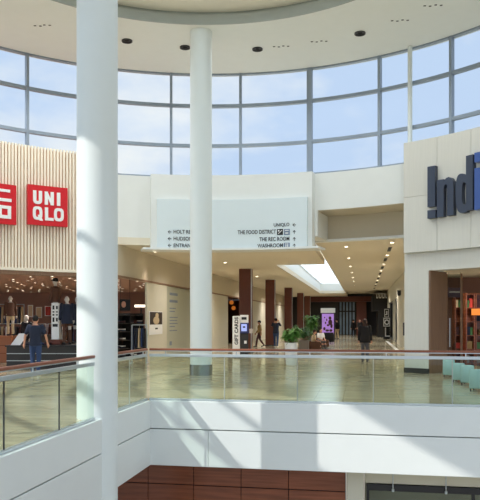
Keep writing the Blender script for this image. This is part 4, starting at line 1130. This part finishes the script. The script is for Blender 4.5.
# picture screen above
p = P(125, 27.2)
t = thing('hanging_poster', 'dark picture board of a face hanging above the shelf unit in the second opening', 'poster', (p[0], p[1], zat(311, 27.2)), TH)
b = MB(); b.box((0, 0, .24), (.42, .03, .46), 0, 0, .006); b.build('board', M['black'], t, local=True)
b = MB(); b.ell((-.05, -.017, .26), (.09, .006, .13)); b.build('face', M['skin'], t, True, local=True)
b = MB(); b.box((-.18, 0, .47+(3.32-zat(311, 27.2)-.47)/2), (.01, .01, 3.32-zat(311, 27.2)-.47)); b.box((.18, 0, .47+(3.32-zat(311, 27.2)-.47)/2), (.01, .01, 3.32-zat(311, 27.2)-.47)); b.build('cord', M['dark'], t, local=True)
p = P(141, 33); b = MB(); b.box((p[0], p[1], zat(306, 33)), (.62, .1, .12), TH, 0, .01)
b.box((p[0], p[1]+.02, zat(306, 33)/2), (.06, .06, zat(306, 33)-.01), TH, 1)
tag(b.build('lit_shelf_sign', [M['lampcool'], M['dark']]), 'glowing white strip sign on a post inside the second shop opening', 'sign')

# store ceiling lights
random.seed(21)
lamp = None; cnt = 0
def downlight(x, y, z, lb, cat, grp, r=.07, m='lamp', name='downlight'):
    global lampdict
    key = (r, m)
    if key not in lampdict:
        t = thing(name, lb, cat, (x, y, z), 0, grp)
        b = MB(); b.lathe((0, 0, -.012), [(r*1.25, .012), (r*1.25, 0), (r, 0), (r, .012)], 16, cap=False); b.build('rim', M['signwhite'], t, local=True)
        b = MB(); b.cyl((0, 0, -.008), r, .006, 14); b.build('lens', M[m], t, local=True)
        lampdict[key] = t
    else:
        t = dup(lampdict[key], (x, y, z), None, lb); t['group'] = grp; t['category'] = cat
lampdict = {}
for i in range(11):
    for j in range(14):
        x = -21+j*.95+(i % 2)*.45+random.uniform(-.2, .2); y = 23.6+i*1.3+random.uniform(-.3, .3)
        if x > XW-.6 or x < -20 or (x-RC[0])**2+(y-RC[1])**2 < 10.9**2: continue
        downlight(x, y, 3.319, 'small bright downlight in the brown ceiling of the clothing shop', 'downlight', 'downlights in the clothing shop ceiling', .045)
# corridor downlights
for px, py, lb in ((225, 262.5, 'lit downlight in the cream ceiling left of the nearest pillar top'), (257, 276.5, 'lit downlight in the cream ceiling right of the nearest pillar top'), (224, 289.5, 'lit downlight low in the cream ceiling just right of the slim column'), (155, 284, 'lit downlight above the poster wall')):
    if px == 155:
        y0, d = hitX(155, XW+.5); p = (XW+.5, y0, 4.34)
    else: p = at_z(px, py, 4.34)
    downlight(p[0], p[1], 4.339, lb, 'downlight', 'downlights in the left corridor ceiling', .08)
for i in range(7):
    y = 27.5+i*5.0
    downlight(-.62, y, 4.619, 'lit downlight in the row beside the skylight along the right corridor ceiling', 'downlight', 'downlights in the row beside the skylight', .07)
    downlight(1.12, y-1.2, 4.619, 'lit downlight in the row of black slots along the right corridor ceiling', 'downlight', 'downlights between the black slots', .07)
slot = None
for i in range(8):
    y = 28.8+i*5.0
    if slot is None:
        b = MB(); b.bx(1.05, 1.19, y-.8, y+.8, 4.605, 4.619)
        slot = tag(b.build('ceiling_slot', M['black']), 'black slot in the row along the right corridor ceiling', 'ceiling slot', 'black slots in the corridor ceiling'); sz = slot.location.z
    else: dup(slot, (1.12, y, sz))

# ================================================================== LIGHTS
def point(name, loc, e, c=(1, .86, .7), r=.25):
    l = bpy.data.lights.new(name, 'POINT'); l.energy = e; l.color = c; l.shadow_soft_size = r
    o = bpy.data.objects.new(name, l); COL.objects.link(o); o.location = loc; return o
def spot(name, loc, e, c=(1, .93, .85), ang=150, r=.15):
    l = bpy.data.lights.new(name, 'SPOT'); l.energy = e; l.color = c; l.shadow_soft_size = r; l.spot_size = math.radians(ang); l.spot_blend = .8
    o = bpy.data.objects.new(name, l); COL.objects.link(o); o.location = loc; return o
for i, (x, y) in enumerate(((-17, 26), (-12.5, 26), (-17, 32), (-11.5, 32), (-10, 27))): spot('shop_lamp', (x, y, 3.28), 260)
for y in (28, 36, 46, 58, 70): spot('corridor_light', (-6.6, y, 4.28), 230 if y < 30 else 480)
for y in (28, 38, 50, 64): spot('corridor_light', (1.0, y, 4.55), 400)
for y in (26.3, 30): spot('corridor_light', (-2.8, y, 4.3), 110)  # added fill to brighten the white pot at the corridor mouth
spot('corridor_light', (-2, 74, 4.28), 300)  # added fill to lighten the corridor end
for p in (P(452, 24.4, zH+.02), P(478, 24, zH+.02)): spot('shop_lamp', p, 70)
y0, d = hitX(156, XW+.45); spot('wall_lamp', (XW+.4, y0, 4.2), 55, (1, .84, .76), 75)

for a in (28, 50, 72, 94, 116, 138, 160): spot('ring_fill', rp(7.9, math.radians(a), HEAD-.06), 320 if a > 130 else 145, (.97, 1, .98), 140, .12)  # added fill for ring walls and slats, the round fittings look unlit
sun = bpy.data.lights.new('sun', 'SUN'); sun.energy = 2.6; sun.angle = math.radians(.55); sun.color = (1, .96, .9)
so = bpy.data.objects.new('sun', sun); COL.objects.link(so)
sd = Vector((-.79, -.613, .95)); so.rotation_euler = sd.to_track_quat('Z', 'Y').to_euler(); so.location = (-30, -20, 40)

SKY0, SKY1 = .80, 1.2
w = bpy.data.worlds.new('sky'); S.world = w; w.use_nodes = True; nt = w.node_tree; nt.nodes.clear()
o = nt.nodes.new('ShaderNodeOutputWorld'); bg = nt.nodes.new('ShaderNodeBackground'); tc = nt.nodes.new('ShaderNodeTexCoord')
mp = nt.nodes.new('ShaderNodeMapping'); mp.inputs['Scale'].default_value = (2.2, 2.2, 4.5); mp.inputs['Location'].default_value = (.3, .1, .35)
n = nt.nodes.new('ShaderNodeTexNoise'); n.inputs['Scale'].default_value = 1.6; n.inputs['Detail'].default_value = 6; n.inputs['Roughness'].default_value = .55
cr = nt.nodes.new('ShaderNodeValToRGB'); cr.color_ramp.elements[0].position = .46; cr.color_ramp.elements[1].position = .68
cr.color_ramp.elements[0].color = (0, 0, 0, 1); cr.color_ramp.elements[1].color = (1, 1, 1, 1)
mx = nt.nodes.new('ShaderNodeMix'); mx.data_type = 'RGBA'; mx.inputs['A'].default_value = (.57, .71, .93, 1); mx.inputs['B'].default_value = (.92, .94, .95, 1)
nt.links.new(tc.outputs['Generated'], mp.inputs[0]); nt.links.new(mp.outputs[0], n.inputs['Vector']); nt.links.new(n.outputs['Fac'], cr.inputs[0])
nt.links.new(cr.outputs[0], mx.inputs['Factor']); sx = nt.nodes.new('ShaderNodeSeparateXYZ'); nt.links.new(tc.outputs['Generated'], sx.inputs[0])
hr_ = nt.nodes.new('ShaderNodeMapRange'); hr_.inputs['From Min'].default_value = -.04; hr_.inputs['From Max'].default_value = .01
nt.links.new(sx.outputs['Z'], hr_.inputs['Value'])
gm = nt.nodes.new('ShaderNodeMix'); gm.data_type = 'RGBA'; gm.inputs['A'].default_value = (.36, .34, .30, 1)
nt.links.new(hr_.outputs[0], gm.inputs['Factor']); nt.links.new(mx.outputs['Result'], gm.inputs['B'])
nt.links.new(gm.outputs['Result'], bg.inputs[0])
# the sky is brighter and whiter overhead and around the sun, behind and left of the camera
dt = nt.nodes.new('ShaderNodeVectorMath'); dt.operation = 'DOT_PRODUCT'; dt.inputs[1].default_value = Vector((-.42, -.62, .66)).normalized()
nt.links.new(tc.outputs['Generated'], dt.inputs[0])
mr = nt.nodes.new('ShaderNodeMapRange'); mr.interpolation_type = 'SMOOTHSTEP'
mr.inputs['From Min'].default_value = -.15; mr.inputs['From Max'].default_value = .8; mr.inputs['To Min'].default_value = SKY0; mr.inputs['To Max'].default_value = SKY1
nt.links.new(dt.outputs['Value'], mr.inputs['Value']); nt.links.new(mr.outputs[0], bg.inputs[1])
nt.links.new(bg.outputs[0], o.inputs[0])

cam = bpy.data.cameras.new('camera'); co = bpy.data.objects.new('camera', cam); COL.objects.link(co)
co.location = (0, 0, EYE); co.rotation_euler = (PI/2, 0, TH)
cam.sensor_fit = 'HORIZONTAL'; cam.sensor_width = 36; cam.lens = 36*F/480; cam.shift_y = 70/480; cam.clip_end = 400
S.camera = co
S.view_settings.view_transform = 'Standard'; S.view_settings.look = 'None'; S.view_settings.exposure = 0.36; S.view_settings.gamma = 1.0
S.cycles.max_bounces = 10; S.cycles.diffuse_bounces = 5; S.cycles.transparent_max_bounces = 24
